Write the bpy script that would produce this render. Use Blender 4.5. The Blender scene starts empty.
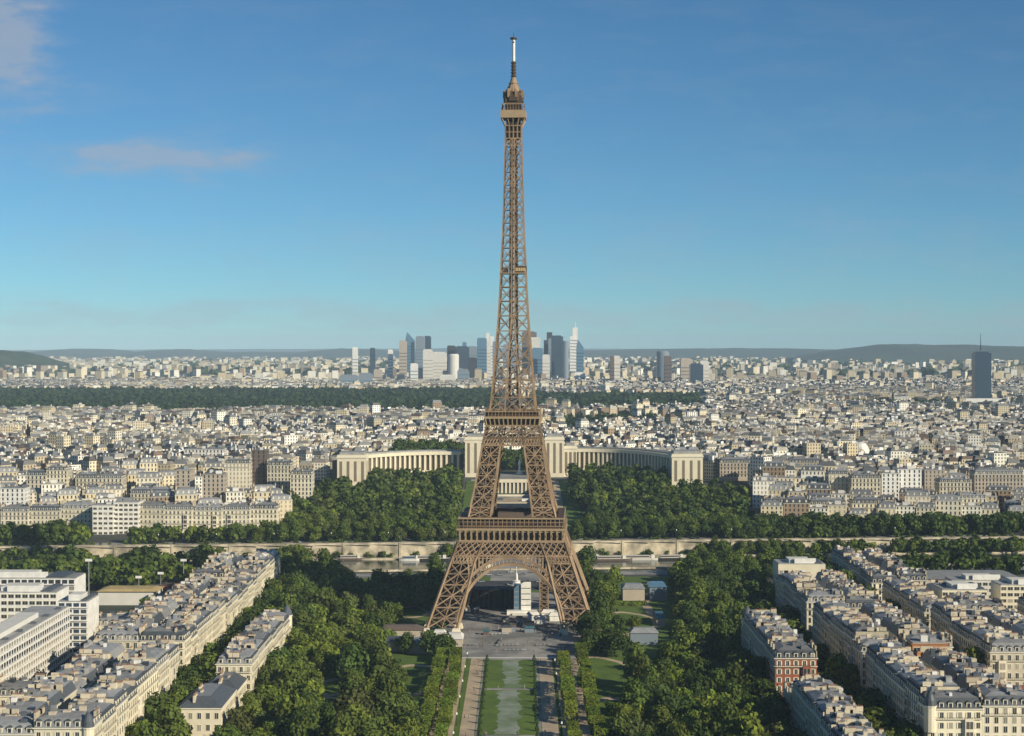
import bpy, math, random
import numpy as np
from mathutils import Vector, Matrix
R = math.radians
rnd = random.Random(7)
sc = bpy.context.scene
COL = sc.collection

# ---------------------------------------------------------------- camera, sky, sun, exposure
CAMH, F = 151.0, 1629.0
cam = bpy.data.cameras.new('camera'); cam.lens = F / 1024 * 36; cam.sensor_width = 36
cam.clip_start = 1; cam.clip_end = 120000
co = bpy.data.objects.new('camera', cam); COL.objects.link(co)
co.location = (0, 0, CAMH); co.rotation_euler = (R(90) - math.atan(21 / F), 0, 0)
sc.camera = co
SUN_EL, SUN_AZ = 25.0, 129.0          # azimuth clockwise from the view direction (+Y)
w = bpy.data.worlds.new('World'); sc.world = w; w.use_nodes = True
nt = w.node_tree; nt.nodes.clear()
out = nt.nodes.new('ShaderNodeOutputWorld'); bg = nt.nodes.new('ShaderNodeBackground')
sky = nt.nodes.new('ShaderNodeTexSky'); sky.sky_type = 'NISHITA'; sky.sun_disc = False
sky.sun_elevation = R(SUN_EL); sky.sun_rotation = R(SUN_AZ)
sky.altitude = 2500; sky.air_density = 1.0; sky.dust_density = 0.0; sky.ozone_density = 2.0
hs = nt.nodes.new('ShaderNodeHueSaturation'); hs.inputs['Saturation'].default_value = .98
tint = nt.nodes.new('ShaderNodeMix'); tint.data_type = 'RGBA'; tint.blend_type = 'MULTIPLY'; tint.inputs['Factor'].default_value = 1; tint.inputs['B'].default_value = (.45, .80, .97, 1)
# thin wisps of cloud at their own bearings in the sky
tcw = nt.nodes.new('ShaderNodeTexCoord'); sx = nt.nodes.new('ShaderNodeSeparateXYZ'); nt.links.new(tcw.outputs['Generated'], sx.inputs[0])
def mth(op, a, b=None, clamp=False):
    n = nt.nodes.new('ShaderNodeMath'); n.operation = op; n.use_clamp = clamp
    for i, q in enumerate((a, b)):
        if q is None: continue
        if isinstance(q, (int, float)): n.inputs[i].default_value = q
        else: nt.links.new(q, n.inputs[i])
    return n.outputs[0]
ay = mth('MAXIMUM', sx.outputs[1], .01); cu = mth('DIVIDE', sx.outputs[0], ay); cv = mth('DIVIDE', sx.outputs[2], ay)
cxy = nt.nodes.new('ShaderNodeCombineXYZ'); nt.links.new(cu, cxy.inputs[0]); nt.links.new(mth('MULTIPLY', cv, 3.2), cxy.inputs[1])
cn = nt.nodes.new('ShaderNodeTexNoise'); cn.inputs['Scale'].default_value = 17; cn.inputs['Detail'].default_value = 7; cn.inputs['Roughness'].default_value = .6; nt.links.new(cxy.outputs[0], cn.inputs['Vector'])
def wisp(u0, v0, ru, rv, amt):
    a = mth('DIVIDE', mth('SUBTRACT', cu, u0), ru); b = mth('DIVIDE', mth('SUBTRACT', cv, v0), rv)
    r2 = mth('ADD', mth('MULTIPLY', a, a), mth('MULTIPLY', b, b)); m = mth('SUBTRACT', 1.0, r2)
    m = mth('ADD', m, mth('MULTIPLY', mth('SUBTRACT', cn.outputs[0], .5), 3.2)); m = mth('MULTIPLY', m, mth('SUBTRACT', 1.35, r2, True), True)
    return mth('MULTIPLY', mth('MULTIPLY', m, m), amt)
cl = mth('ADD', wisp(-.220, .1145, .095, .020, .55), wisp(-.315, .180, .065, .060, .60)); cl = mth('ADD', cl, wisp(-.05, .020, .9, .013, .30)); cl = mth('ADD', cl, wisp(.1, .06, .8, .03, .07), True); cl = mth('ADD', cl, mth('MULTIPLY', mth('MAXIMUM', mth('SUBTRACT', cn.outputs[0], .47), 0), .35), True)
cm_ = nt.nodes.new('ShaderNodeMix'); cm_.data_type = 'RGBA'; nt.links.new(cl, cm_.inputs['Factor']); cm_.inputs['B'].default_value = (4.3, 4.8, 5.7, 1)
bg.inputs['Strength'].default_value = 0.078
nt.links.new(sky.outputs[0], hs.inputs['Color']); nt.links.new(hs.outputs[0], tint.inputs['A']); nt.links.new(tint.outputs['Result'], cm_.inputs['A']); nt.links.new(cm_.outputs['Result'], bg.inputs['Color']); nt.links.new(bg.outputs[0], out.inputs['Surface'])
sl = bpy.data.lights.new('sun', 'SUN'); sl.energy = 5.0; sl.angle = R(0.5); sl.color = (1.0, 0.90, 0.70)
so = bpy.data.objects.new('sun', sl); COL.objects.link(so)
d = Vector((math.sin(R(SUN_AZ)) * math.cos(R(SUN_EL)), math.cos(R(SUN_AZ)) * math.cos(R(SUN_EL)), math.sin(R(SUN_EL))))
so.rotation_euler = d.to_track_quat('Z', 'Y').to_euler(); so.location = (300, -300, 600)
sc.view_settings.view_transform = 'Standard'; sc.view_settings.look = 'None'
sc.view_settings.exposure = 0.15; sc.view_settings.gamma = 1; sc.view_settings.use_curve_mapping = False
sc.render.engine = 'CYCLES'
sc.cycles.max_bounces = 4; sc.cycles.diffuse_bounces = 2; sc.cycles.glossy_bounces = 2
sc.cycles.transmission_bounces = 2; sc.cycles.volume_bounces = 0; sc.cycles.transparent_max_bounces = 4

# ---------------------------------------------------------------- small helpers
def X(px, Z): return (px - 512) * Z / F
def H(py, Z): return CAMH - (py - 347) * Z / F
def smooth(a, b, t):
    t = max(0.0, min(1.0, (t - a) / (b - a))); return t * t * (3 - 2 * t)
def river_far(x): return 1204 + 0.08 * x
def river_near(x): return 1104 + 0.08 * x
def ground_h(x, y):
    y2 = y - 0.08 * x
    if -23 < x < 29 and 1290 < y < 1561: return 5.5 + 2.3 * smooth(1300, 1360, y)
    g = 5.5 * smooth(1212, 1214, y2) + 17.5 * smooth(1300, 1560, y2) + 5 * smooth(1700, 2600, y)
    return g

def mat(name, color, rough=0.8, metal=0.0, noise=0.0, scale=0.3, rand=0.0, bump=0.0, attr=False, spec=0.3, hue2=None, n2=None):
    m = bpy.data.materials.new(name); m.use_nodes = True
    t = m.node_tree; b = t.nodes['Principled BSDF']
    b.inputs['Roughness'].default_value = rough; b.inputs['Metallic'].default_value = metal
    b.inputs['Specular IOR Level'].default_value = spec
    c = t.nodes.new('ShaderNodeRGB'); c.outputs[0].default_value = (*color, 1); src = c.outputs[0]
    if attr:
        a = t.nodes.new('ShaderNodeVertexColor'); a.layer_name = 'tint'; src = a.outputs['Color']
    if hue2 is not None:
        tc = t.nodes.new('ShaderNodeTexCoord'); n = t.nodes.new('ShaderNodeTexNoise'); n.inputs['Scale'].default_value = n2 or scale * 0.3
        n.inputs['Detail'].default_value = 4
        t.links.new(tc.outputs['Object'], n.inputs['Vector'])
        rp = t.nodes.new('ShaderNodeMapRange'); rp.inputs['From Min'].default_value = .4; rp.inputs['From Max'].default_value = .6
        t.links.new(n.outputs[0], rp.inputs['Value'])
        mx = t.nodes.new('ShaderNodeMix'); mx.data_type = 'RGBA'; t.links.new(rp.outputs[0], mx.inputs['Factor'])
        t.links.new(src, mx.inputs['A']); mx.inputs['B'].default_value = (*hue2, 1); src = mx.outputs['Result']
    if noise:
        tc = t.nodes.new('ShaderNodeTexCoord'); n = t.nodes.new('ShaderNodeTexNoise')
        n.inputs['Scale'].default_value = scale; n.inputs['Detail'].default_value = 6; n.inputs['Roughness'].default_value = 0.65
        t.links.new(tc.outputs['Object'], n.inputs['Vector'])
        mr = t.nodes.new('ShaderNodeMapRange'); mr.inputs['From Min'].default_value = .3; mr.inputs['From Max'].default_value = .7
        mr.inputs['To Min'].default_value = 1 - noise; mr.inputs['To Max'].default_value = 1 + noise
        t.links.new(n.outputs[0], mr.inputs['Value'])
        v = t.nodes.new('ShaderNodeHueSaturation'); t.links.new(src, v.inputs['Color']); t.links.new(mr.outputs[0], v.inputs['Value']); src = v.outputs[0]
        if bump:
            bp = t.nodes.new('ShaderNodeBump'); bp.inputs['Strength'].default_value = bump; bp.inputs['Distance'].default_value = 0.5
            t.links.new(n.outputs[0], bp.inputs['Height']); t.links.new(bp.outputs[0], b.inputs['Normal'])
    if rand:
        oi = t.nodes.new('ShaderNodeObjectInfo'); mr = t.nodes.new('ShaderNodeMapRange')
        mr.inputs['To Min'].default_value = 1 - rand; mr.inputs['To Max'].default_value = 1 + rand
        t.links.new(oi.outputs['Random'], mr.inputs['Value'])
        v = t.nodes.new('ShaderNodeHueSaturation'); t.links.new(src, v.inputs['Color']); t.links.new(mr.outputs[0], v.inputs['Value'])
        m2 = t.nodes.new('ShaderNodeMapRange'); m2.inputs['To Min'].default_value = .5 + rand * .045; m2.inputs['To Max'].default_value = .5 - rand * .045
        ml = t.nodes.new('ShaderNodeMath'); ml.operation = 'MULTIPLY'; ml.inputs[1].default_value = 7.31
        fr = t.nodes.new('ShaderNodeMath'); fr.operation = 'FRACT'
        t.links.new(oi.outputs['Random'], ml.inputs[0]); t.links.new(ml.outputs[0], fr.inputs[0]); t.links.new(fr.outputs[0], m2.inputs['Value'])
        t.links.new(m2.outputs[0], v.inputs['Hue']); src = v.outputs[0]
    t.links.new(src, b.inputs['Base Color'])
    return m

def leaf_mat(name, attr_only=False, k=1.0):
    m = mat(name, (.07, .11, .025), rough=.75, rand=0.0 if attr_only else .32, attr=True, spec=.15)
    t = m.node_tree; b = t.nodes['Principled BSDF']; o = [n for n in t.nodes if n.type == 'OUTPUT_MATERIAL'][0]
    src = b.inputs['Base Color'].links[0].from_socket
    tr = t.nodes.new('ShaderNodeBsdfTranslucent'); t.links.new(src, tr.inputs['Color'])
    mx = t.nodes.new('ShaderNodeMixShader'); mx.inputs[0].default_value = .22
    t.links.new(b.outputs[0], mx.inputs[1]); t.links.new(tr.outputs[0], mx.inputs[2]); t.links.new(mx.outputs[0], o.inputs['Surface'])
    return m

def window_wall_mat(name):
    """city walls: tint attribute with rows of dark window openings laid out in metres on the UV map"""
    m = mat(name, (.6, .55, .45), attr=True, rough=.85)
    t = m.node_tree; b = t.nodes['Principled BSDF']; src = b.inputs['Base Color'].links[0].from_socket
    uv = t.nodes.new('ShaderNodeUVMap'); uv.uv_map = 'uv'
    sp = t.nodes.new('ShaderNodeSeparateXYZ'); t.links.new(uv.outputs[0], sp.inputs[0])
    def band(sock, period, lo, hi):
        a = t.nodes.new('ShaderNodeMath'); a.operation = 'DIVIDE'; a.inputs[1].default_value = period
        f = t.nodes.new('ShaderNodeMath'); f.operation = 'FRACT'
        g = t.nodes.new('ShaderNodeMath'); g.operation = 'GREATER_THAN'; g.inputs[1].default_value = lo
        l = t.nodes.new('ShaderNodeMath'); l.operation = 'LESS_THAN'; l.inputs[1].default_value = hi
        p = t.nodes.new('ShaderNodeMath'); p.operation = 'MULTIPLY'
        t.links.new(sock, a.inputs[0]); t.links.new(a.outputs[0], f.inputs[0]); t.links.new(f.outputs[0], g.inputs[0]); t.links.new(f.outputs[0], l.inputs[0])
        t.links.new(g.outputs[0], p.inputs[0]); t.links.new(l.outputs[0], p.inputs[1]); return p.outputs[0]
    p = t.nodes.new('ShaderNodeMath'); p.operation = 'MULTIPLY'
    t.links.new(band(sp.outputs[0], 3.2, .32, .70), p.inputs[0]); t.links.new(band(sp.outputs[1], 3.3, .22, .78), p.inputs[1])
    mx = t.nodes.new('ShaderNodeMix'); mx.data_type = 'RGBA'; t.links.new(p.outputs[0], mx.inputs['Factor'])
    t.links.new(src, mx.inputs['A']); mx.inputs['B'].default_value = (.06, .065, .07, 1); t.links.new(mx.outputs['Result'], b.inputs['Base Color'])
    return m

M = dict(
    iron=mat('brown_painted_iron', (.30, .205, .125), rough=.6, noise=.3, scale=.12),
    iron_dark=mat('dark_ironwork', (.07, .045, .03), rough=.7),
    iron_pale=mat('pale_gallery_panel', (.34, .25, .15), rough=.6, noise=.1, scale=.4),
    white=mat('white_paint', (.74, .72, .67), rough=.6, noise=.16, scale=.3),
    stone=mat('cream_limestone', (.66, .60, .46), rough=.85, noise=.12, scale=.15, rand=.2),
    stone2=mat('pale_limestone', (.70, .63, .47), rough=.85, noise=.10, scale=.12),
    trim=mat('limestone_trim', (.72, .66, .52), rough=.8, noise=.08, scale=.4),
    brick=mat('red_brick', (.30, .10, .055), rough=.85, noise=.16, scale=.8),
    slate=mat('slate_mansard', (.075, .085, .10), rough=.5, noise=.18, scale=.6, rand=.25),
    zinc=mat('zinc_roof', (.22, .225, .23), rough=.5, noise=.22, scale=.35, rand=.28),
    zinc_top=mat('zinc_flat_top', (.27, .265, .255), rough=.6, noise=.28, scale=.25, rand=.3),
    chim=mat('chimney_masonry', (.54, .47, .35), rough=.9, noise=.15, scale=.5, rand=.2),
    pot=mat('terracotta_pots', (.30, .17, .11), rough=.9),
    glass=mat('window_glass', (.035, .042, .05), rough=.15, spec=.6),
    frame=mat('window_surround', (.74, .67, .50), rough=.8),
    rail=mat('black_balcony_rail', (.03, .03, .032), rough=.6),
    asphalt=mat('asphalt', (.055, .055, .058), rough=.9, noise=.15, scale=.1),
    plaza=mat('grey_paving', (.31, .295, .27), rough=.9, noise=.2, scale=.07, hue2=(.17, .168, .16), n2=.05),
    gravel=mat('sandy_gravel', (.48, .38, .26), rough=.95, noise=.14, scale=.15, hue2=(.38, .30, .21), n2=.05),
    grass=mat('lawn_grass', (.10, .155, .022), rough=.95, noise=.22, scale=.25, hue2=(.075, .125, .02), n2=.05),
    grass_worn=mat('worn_lawn', (.14, .19, .10), rough=.95, noise=.2, scale=.3, hue2=(.24, .27, .22), n2=.06),
    earth=mat('city_ground', (.085, .083, .078), rough=.95, noise=.3, scale=.02, hue2=(.05, .06, .04), n2=.012),
    water=mat('river_water', (.05, .06, .045), rough=.12, noise=.15, scale=.05, bump=.15, spec=.5),
    basin=mat('basin_water', (.012, .018, .028), rough=.6, spec=.15),
    quay=mat('quay_stone', (.58, .50, .36), rough=.9, noise=.35, scale=.12, hue2=(.27, .24, .18), n2=.09),
    bark=mat('bark', (.09, .065, .045), rough=.95, noise=.2, scale=2),
    leaf=leaf_mat('leaves'), leafmass=leaf_mat('leaf_mass', True),
    cityw=window_wall_mat('city_walls'), cityr=mat('city_roofs', (.3, .3, .3), attr=True, rough=.7, noise=.15, scale=.2),
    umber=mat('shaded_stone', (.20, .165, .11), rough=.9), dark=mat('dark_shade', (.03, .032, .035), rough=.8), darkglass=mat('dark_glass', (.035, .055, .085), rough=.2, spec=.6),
    blueglass=mat('blue_glass', (.10, .19, .28), rough=.2, spec=.6), greyglass=mat('grey_glass', (.20, .24, .28), rough=.3, spec=.5),
    pale=mat('pale_concrete', (.62, .60, .55), rough=.8, noise=.08, scale=.1), beige=mat('beige_concrete', (.42, .36, .29), rough=.85, noise=.08, scale=.1),
    brown=mat('brown_cladding', (.13, .10, .085), rough=.6), hill=mat('wooded_hill', (.035, .055, .025), rough=.95, noise=.5, scale=.012),
    far_hill=mat('distant_hill', (.05, .07, .05), rough=.95, noise=.3, scale=.003),
    redroof=mat('red_tile_roof', (.30, .075, .035), rough=.9, noise=.2, scale=.5), teal=mat('teal_roof', (.05, .13, .16), rough=.5, noise=.1, scale=.3),
    ochre=mat('ochre_roof', (.42, .32, .15), rough=.9, noise=.15, scale=.2), court=mat('red_court', (.28, .07, .06), rough=.9),
    skin=mat('skin', (.5, .32, .22)), cloth=mat('clothes', (.15, .15, .18), rand=.5), car=mat('car_paint', (.25, .26, .28), rough=.3, rand=.9),
    tyre=mat('tyre_rubber', (.02, .02, .02)), gold=mat('gilded_light_panel', (.62, .45, .2), rough=.5), orange=mat('orange_brick', (.45, .21, .09), rough=.85, noise=.1, scale=.4),
)

def blinds(m):    # some panes have pale blinds drawn behind them, window by window
    t = m.node_tree; b = t.nodes['Principled BSDF']; oi = t.nodes.new('ShaderNodeObjectInfo'); g = t.nodes.new('ShaderNodeMapRange'); g.inputs['From Min'].default_value = .72; g.inputs['From Max'].default_value = .9
    t.links.new(oi.outputs['Random'], g.inputs['Value']); x = t.nodes.new('ShaderNodeMix'); x.data_type = 'RGBA'; t.links.new(g.outputs[0], x.inputs['Factor'])
    x.inputs['A'].default_value = (.035, .042, .05, 1); x.inputs['B'].default_value = (.36, .33, .27, 1); t.links.new(x.outputs['Result'], b.inputs['Base Color'])
blinds(M['glass'])

class MB:
    """collects quads with a material per face; build() makes one mesh object"""
    def __init__(s): s.v = []; s.f = []; s.m = []
    def face(s, pts, m):
        n = len(s.v); s.v += [tuple(p) for p in pts]; s.f.append(tuple(range(n, n + len(pts)))); s.m.append(m)
    def box(s, x0, x1, y0, y1, z0, z1, m='stone', bottom=False, top=None):
        n = len(s.v)
        s.v += [(x0, y0, z0), (x1, y0, z0), (x1, y1, z0), (x0, y1, z0), (x0, y0, z1), (x1, y0, z1), (x1, y1, z1), (x0, y1, z1)]
        fs = [(0, 1, 5, 4), (1, 2, 6, 5), (2, 3, 7, 6), (3, 0, 4, 7), (4, 5, 6, 7)]
        if bottom: fs.append((3, 2, 1, 0))
        for k, f in enumerate(fs): s.f.append(tuple(n + i for i in f)); s.m.append(top if (top and k == 4) else m)
    def frustum(s, x0, x1, y0, y1, z0, z1, dx, dy, m, top=None):
        n = len(s.v)
        s.v += [(x0, y0, z0), (x1, y0, z0), (x1, y1, z0), (x0, y1, z0), (x0 + dx, y0 + dy, z1), (x1 - dx, y0 + dy, z1), (x1 - dx, y1 - dy, z1), (x0 + dx, y1 - dy, z1)]
        for k, f in enumerate([(0, 1, 5, 4), (1, 2, 6, 5), (2, 3, 7, 6), (3, 0, 4, 7), (4, 5, 6, 7)]):
            s.f.append(tuple(n + i for i in f)); s.m.append(top if (top and k == 4) else m)
    def beam(s, p, q, w, m='iron', w2=None):
        p = Vector(p); q = Vector(q); dd = q - p
        if dd.length < 1e-4: return
        dd.normalize(); up = Vector((0, 0, 1)) if abs(dd.z) < .95 else Vector((0, 1, 0))
        a = dd.cross(up).normalized() * w / 2; b = dd.cross(a).normalized() * (w2 or w) / 2
        n = len(s.v)
        for c in (p, q):
            s.v += [tuple(c + a + b), tuple(c - a + b), tuple(c - a - b), tuple(c + a - b)]
        for f in [(0, 1, 5, 4), (1, 2, 6, 5), (2, 3, 7, 6), (3, 0, 4, 7), (3, 2, 1, 0), (4, 5, 6, 7)]:
            s.f.append(tuple(n + i for i in f)); s.m.append(m)
    def lathe(s, prof, m, n=12, cx=0, cy=0, sq=False):
        base = len(s.v)
        for r, z in prof:
            for k in range(n):
                a = 2 * math.pi * (k + (.5 if sq else 0)) / n
                s.v.append((cx + r * math.cos(a), cy + r * math.sin(a), z))
        for j in range(len(prof) - 1):
            for k in range(n):
                k2 = (k + 1) % n
                s.f.append((base + j * n + k, base + j * n + k2, base + (j + 1) * n + k2, base + (j + 1) * n + k)); s.m.append(m)
        s.f.append(tuple(base + (len(prof) - 1) * n + k for k in range(n))); s.m.append(m)
    def mesh(s, name):
        me = bpy.data.meshes.new(name); me.from_pydata(s.v, [], s.f)
        names = []
        for q in s.m:
            if q not in names: names.append(q)
        for q in names: me.materials.append(M[q])
        ix = {q: i for i, q in enumerate(names)}
        me.polygons.foreach_set('material_index', [ix[q] for q in s.m]); me.update(); return me
    def build(s, name, parent=None, loc=None):
        return link(name, s.mesh(name), parent, loc)

def link(name, data, parent=None, loc=None, rot=None, scale=None):
    o = bpy.data.objects.new(name, data); COL.objects.link(o)
    if parent: o.parent = parent
    if loc: o.location = loc
    if rot is not None: o.rotation_euler = (0, 0, rot)
    if scale: o.scale = scale
    return o
def tag(o, label, cat, group=None, kind=None):
    if label: o['label'] = label
    if cat: o['category'] = cat
    if group: o['group'] = group
    if kind: o['kind'] = kind
    return o
def struct(o, kind='structure'): o['kind'] = kind; return o
def empty(name, loc, label=None, cat=None, group=None, rot=0):
    o = link(name, None, None, loc, rot); return tag(o, label, cat, group)
ORD = ['', 'second ', 'third ', 'fourth ', 'fifth ', 'sixth ', 'seventh ', 'eighth ', 'ninth ', 'tenth ', 'eleventh ', 'twelfth ']
def nth(i):
    if i < 12: return ['first', 'second', 'third', 'fourth', 'fifth', 'sixth', 'seventh', 'eighth', 'ninth', 'tenth', 'eleventh', 'twelfth'][i]
    k = i + 1; return '%d%s' % (k, 'th' if 10 <= k % 100 <= 20 else {1: 'st', 2: 'nd', 3: 'rd'}.get(k % 10, 'th'))

# ---------------------------------------------------------------- ground, river, hills
def sheet(name, pts, z, m, kind='structure'):
    b = MB(); b.face([(x, y, z) for x, y in pts], m); return struct(b.build(name), kind)

def make_ground():
    ys = list(range(-200, 1050, 50)) + [1100.0, 1103.9, 1104.1, 1150, 1203.9, 1210.9, 1211.1, 1212, 1214.2] + list(range(1230, 1560, 15)) + [1560, 1562] + list(range(1575, 1700, 15)) + list(range(1700, 2700, 50)) + [3000, 4000, 6000, 9000, 14000, 22000, 40000, 60000]
    n = 44; V = []; Fc = []
    for y in ys:
        wd = max(600, y * .5) if y < 20000 else y * .6
        xs = sorted([-wd + 2 * wd * i / (n - 8) for i in range(n + 1 - 8)] + [-60, -23.5, -22.5, 0, 12, 28.5, 29.5, 60])
        for x in xs:
            sh = .08 * x if y < 1700 and not -30 < x < 31 or y < 1280 else 0
            z = -9.0 if 1103.95 < y < 1211.05 else ground_h(x, y + sh)
            V.append((x, y + sh, z))
    for j in range(len(ys) - 1):
        for i in range(n):
            a = j * (n + 1) + i; Fc.append((a, a + 1, a + n + 2, a + n + 1))
    me = bpy.data.meshes.new('ground'); me.from_pydata(V, [], Fc); me.materials.append(M['earth']); me.update()
    for p in me.polygons: p.use_smooth = False
    struct(link('ground', me))
make_ground()
def band(y0, y1, xa, xb):   # a strip parallel to the river
    return [(xa, y0 + .08 * xa), (xb, y0 + .08 * xb), (xb, y1 + .08 * xb), (xa, y1 + .08 * xa)]
sheet('river_water', band(1103.95, 1204.05, -900, 900), -5, 'water')
# quay walls (near and far), lower quay ledges, quay roads
def rwall(name, y0, y1, z0, z1, label, xa=-620, xb=620, m='quay'):
    b = MB(); n = 60
    for i in range(n):
        a = xa + (xb - xa) * i / n; c = xa + (xb - xa) * (i + 1) / n
        p = [(a, y0 + .08 * a), (c, y0 + .08 * c), (c, y1 + .08 * c), (a, y1 + .08 * a)]
        b.face([(*p[0], z0), (*p[1], z0), (*p[1], z1), (*p[0], z1)], m); b.face([(*p[2], z0), (*p[3], z0), (*p[3], z1), (*p[2], z1)], m)
        b.face([(*q, z1) for q in p], m)
        if i % 2 == 0: b.box(a - .8, a + .8, y0 + .08 * a - .7, y0 + .08 * a, z0, z1 + .3, m)
        if z1 > 5 and i % 4 == 1: b.box(a + 4, a + 7, y0 + .08 * a + .35, y0 + .08 * a + .5, z0, z0 + 4, 'dark')
        if z1 > 5: b.box(a, c, y0 + .08 * a - .5, y0 + .08 * a + .2, z1 - 1.0, z1 - .6, m)
    return tag(b.build(name), label, 'quay wall')
rwall('quay_wall', 1208, 1214, -4.2, 6.3, 'tall pale stone quay wall along the far bank of the river')
rwall('quay_wall', 1100, 1103, -8, 1.0, 'low stone quay wall along the near bank below the park trees')
struct(rwall('lower_quay', 1200, 1208, -8.5, -4.1, 'x')); o = bpy.data.objects['lower_quay']; del o['label']; del o['category']
sheet('quay_road', band(1216, 1232, -620, 620), 5.55, 'plaza')
sheet('quay_road', band(1072, 1092, -520, 520), .03, 'plaza')
for xx in (0,):
    sheet('quay_markings', band(1081.8, 1082.2, -520, 520), .04, 'white')

# park: everything of the long green between the rows
sheet('park_ground', [(-107, 480), (108, 480), (108, 1070), (-107, 1068)], .02, 'grass')
sheet('street', [(-141, 450), (-124, 450), (-124, 1060), (-141, 1060)], .03, 'asphalt')
sheet('street', [(127.5, 450), (147.5, 450), (147.5, 1070), (127.5, 1070)], .03, 'asphalt')
sheet('street', [(190, 560), (205, 560), (205, 1080), (190, 1080)], .03, 'asphalt')
AX = lambda y: -2.6 + (y - 632) * .0055   # the middle of the lawn axis
def strip(x0, x1, y0, y1, m, z, name): return sheet(name, [(AX(y0) + x0, y0), (AX(y0) + x1, y0), (AX(y1) + x1, y1), (AX(y1) + x0, y1)], z, m)
PL_Y = 790
strip(-18, -12.2, 520, PL_Y, 'gravel', .045, 'path'); strip(14.5, 21.0, 520, PL_Y, 'gravel', .045, 'path')
strip(-12, 14.3, 520, PL_Y, 'plaza', .035, 'path')
lawn_rows = [(540, 628), (632, 715), (719, 784)]
b = MB()
for y0, y1 in lawn_rows: b.box(AX(y0) - 11, AX(y0) + 13.2, y0, y1, .02, .10, 'grass')
struct(b.build('lawn'))
# worn pale middle, ragged edges
for k, (y0, y1) in enumerate(lawn_rows):
    pts = []; n = 26
    for i in range(n + 1):
        y = y0 + .6 + (y1 - y0 - 1.2) * i / n; pts.append((AX(y) - 1.5 + rnd.uniform(-1.6, 1.2) - (2 if k == 1 else 0), y))
    for i in range(n, -1, -1):
        y = y0 + .6 + (y1 - y0 - 1.2) * i / n; pts.append((AX(y) + 5.2 + rnd.uniform(-1.2, 1.8), y))
    b = MB()
    for i in range(n): b.face([(*pts[i], .104), (*pts[2 * n + 1 - i], .104), (*pts[2 * n - i], .104), (*pts[i + 1], .104)], 'grass_worn')
    struct(b.build('worn_grass'))
sheet('plaza', [(-30, PL_Y), (36, PL_Y), (36, 1000), (-36, 1000), (-36, 820), (-30, 820)], .05, 'plaza')
sheet('kerb_strip', [(-30, PL_Y - 2), (34, PL_Y - 2), (34, PL_Y + .4), (-30, PL_Y + .4)], .11, 'pale')
sheet('road', [(-62, 1010), (62, 1010), (62, 1050), (-62, 1050)], .054, 'asphalt')
sheet('bridge_approach', [(-14, 1050), (20, 1050), (20, 1102), (-14, 1102)], .06, 'plaza')
def blob(name, cx, cy, rx, ry, m, z, seed=0, n=40):
    r = random.Random(seed); ph = [r.uniform(0, 6.28) for _ in range(4)]
    pts = [(cx + rx * (1 + .1 * math.sin(2 * a + ph[0]) + .06 * math.sin(3 * a + ph[1]) + .03 * math.sin(7 * a + ph[2])) * math.cos(a), cy + ry * (1 + .08 * math.sin(3 * a + ph[3])) * math.sin(a)) for a in [2 * math.pi * i / n for i in range(n)]]
    return sheet(name, pts, z, m)
# round lawns with gravel walks at their edges
LAWNS = [(42, 742, 13, 46), (64, 890, 13, 32), (-44, 740, 12, 30), (-62, 925, 12, 16), (-78, 722, 6, 14)]
for k, (cx, cy, rx, ry) in enumerate(LAWNS):
    blob('path', cx, cy, rx + 3, ry + 5, 'gravel', .028 + .004 * k, k); blob('lawn', cx, cy, rx, ry, 'grass', .06 + .004 * k, k)
def walk(pts, wd, m, z):
    b = MB()
    for i in range(len(pts) - 1):
        (x0, y0), (x1, y1) = pts[i], pts[i + 1]; l = math.hypot(x1 - x0, y1 - y0); nx, ny = -(y1 - y0) / l * wd / 2, (x1 - x0) / l * wd / 2
        b.face([(x0 + nx, y0 + ny, z), (x0 - nx, y0 - ny, z), (x1 - nx, y1 - ny, z), (x1 + nx, y1 + ny, z)], m)
    return struct(b.build('path'))
walk([(28, 690), (44, 700), (62, 660), (100, 640)], 4, 'gravel', .085)
walk([(-26, 640), (-50, 690), (-80, 700), (-104, 760)], 4, 'gravel', .088)
walk([(60, 850), (80, 880), (78, 960), (90, 1020)], 5, 'gravel', .091)
walk([(-60, 880), (-85, 900), (-90, 980)], 5, 'gravel', .094)

# hills: ridges with real depth
def hill(name, px0, px1, Z, depth, tops, m, base=20, n=60, seed=1):
    r = random.Random(seed); x0, x1 = X(px0, Z), X(px1, Z); V = []; Fc = []; K = 14
    for i in range(n + 1):
        t = i / n; px = px0 + (px1 - px0) * t
        py = np.interp(px, [p[0] for p in tops], [p[1] for p in tops]); top = H(py, Z) + r.uniform(-1, 1) * Z * .0001
        for j in range(K + 1):
            s = j / K; z = base + (top - base) * math.sin(math.pi * s) ** .8 * (1 + .04 * r.uniform(-1, 1) * (s not in (0, .5, 1)))
            V.append((x0 + (x1 - x0) * t, Z - depth / 2 + depth * s, max(z, base - 5) if 0 < s < 1 else base - 5))
    for i in range(n):
        for j in range(K):
            a = i * (K + 1) + j; Fc.append((a, a + K + 1, a + K + 2, a + 1))
    me = bpy.data.meshes.new(name); me.from_pydata(V, [], Fc); me.materials.append(M[m]); me.update()
    for p in me.polygons: p.use_smooth = True
    struct(link(name, me))
hill('hills', -160, 75, 7200, 1500, [(-160, 350), (-20, 349), (0, 350), (20, 352), (36, 357), (50, 362), (75, 370)], 'hill', seed=2)
hill('hills', 20, 420, 15500, 3000, [(20, 353), (50, 350.5), (75, 348.5), (110, 349.5), (140, 352.5), (150, 350.5), (180, 349), (230, 352), (300, 352), (340, 348.5), (380, 349.5), (420, 352)], 'far_hill', seed=3)
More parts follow.
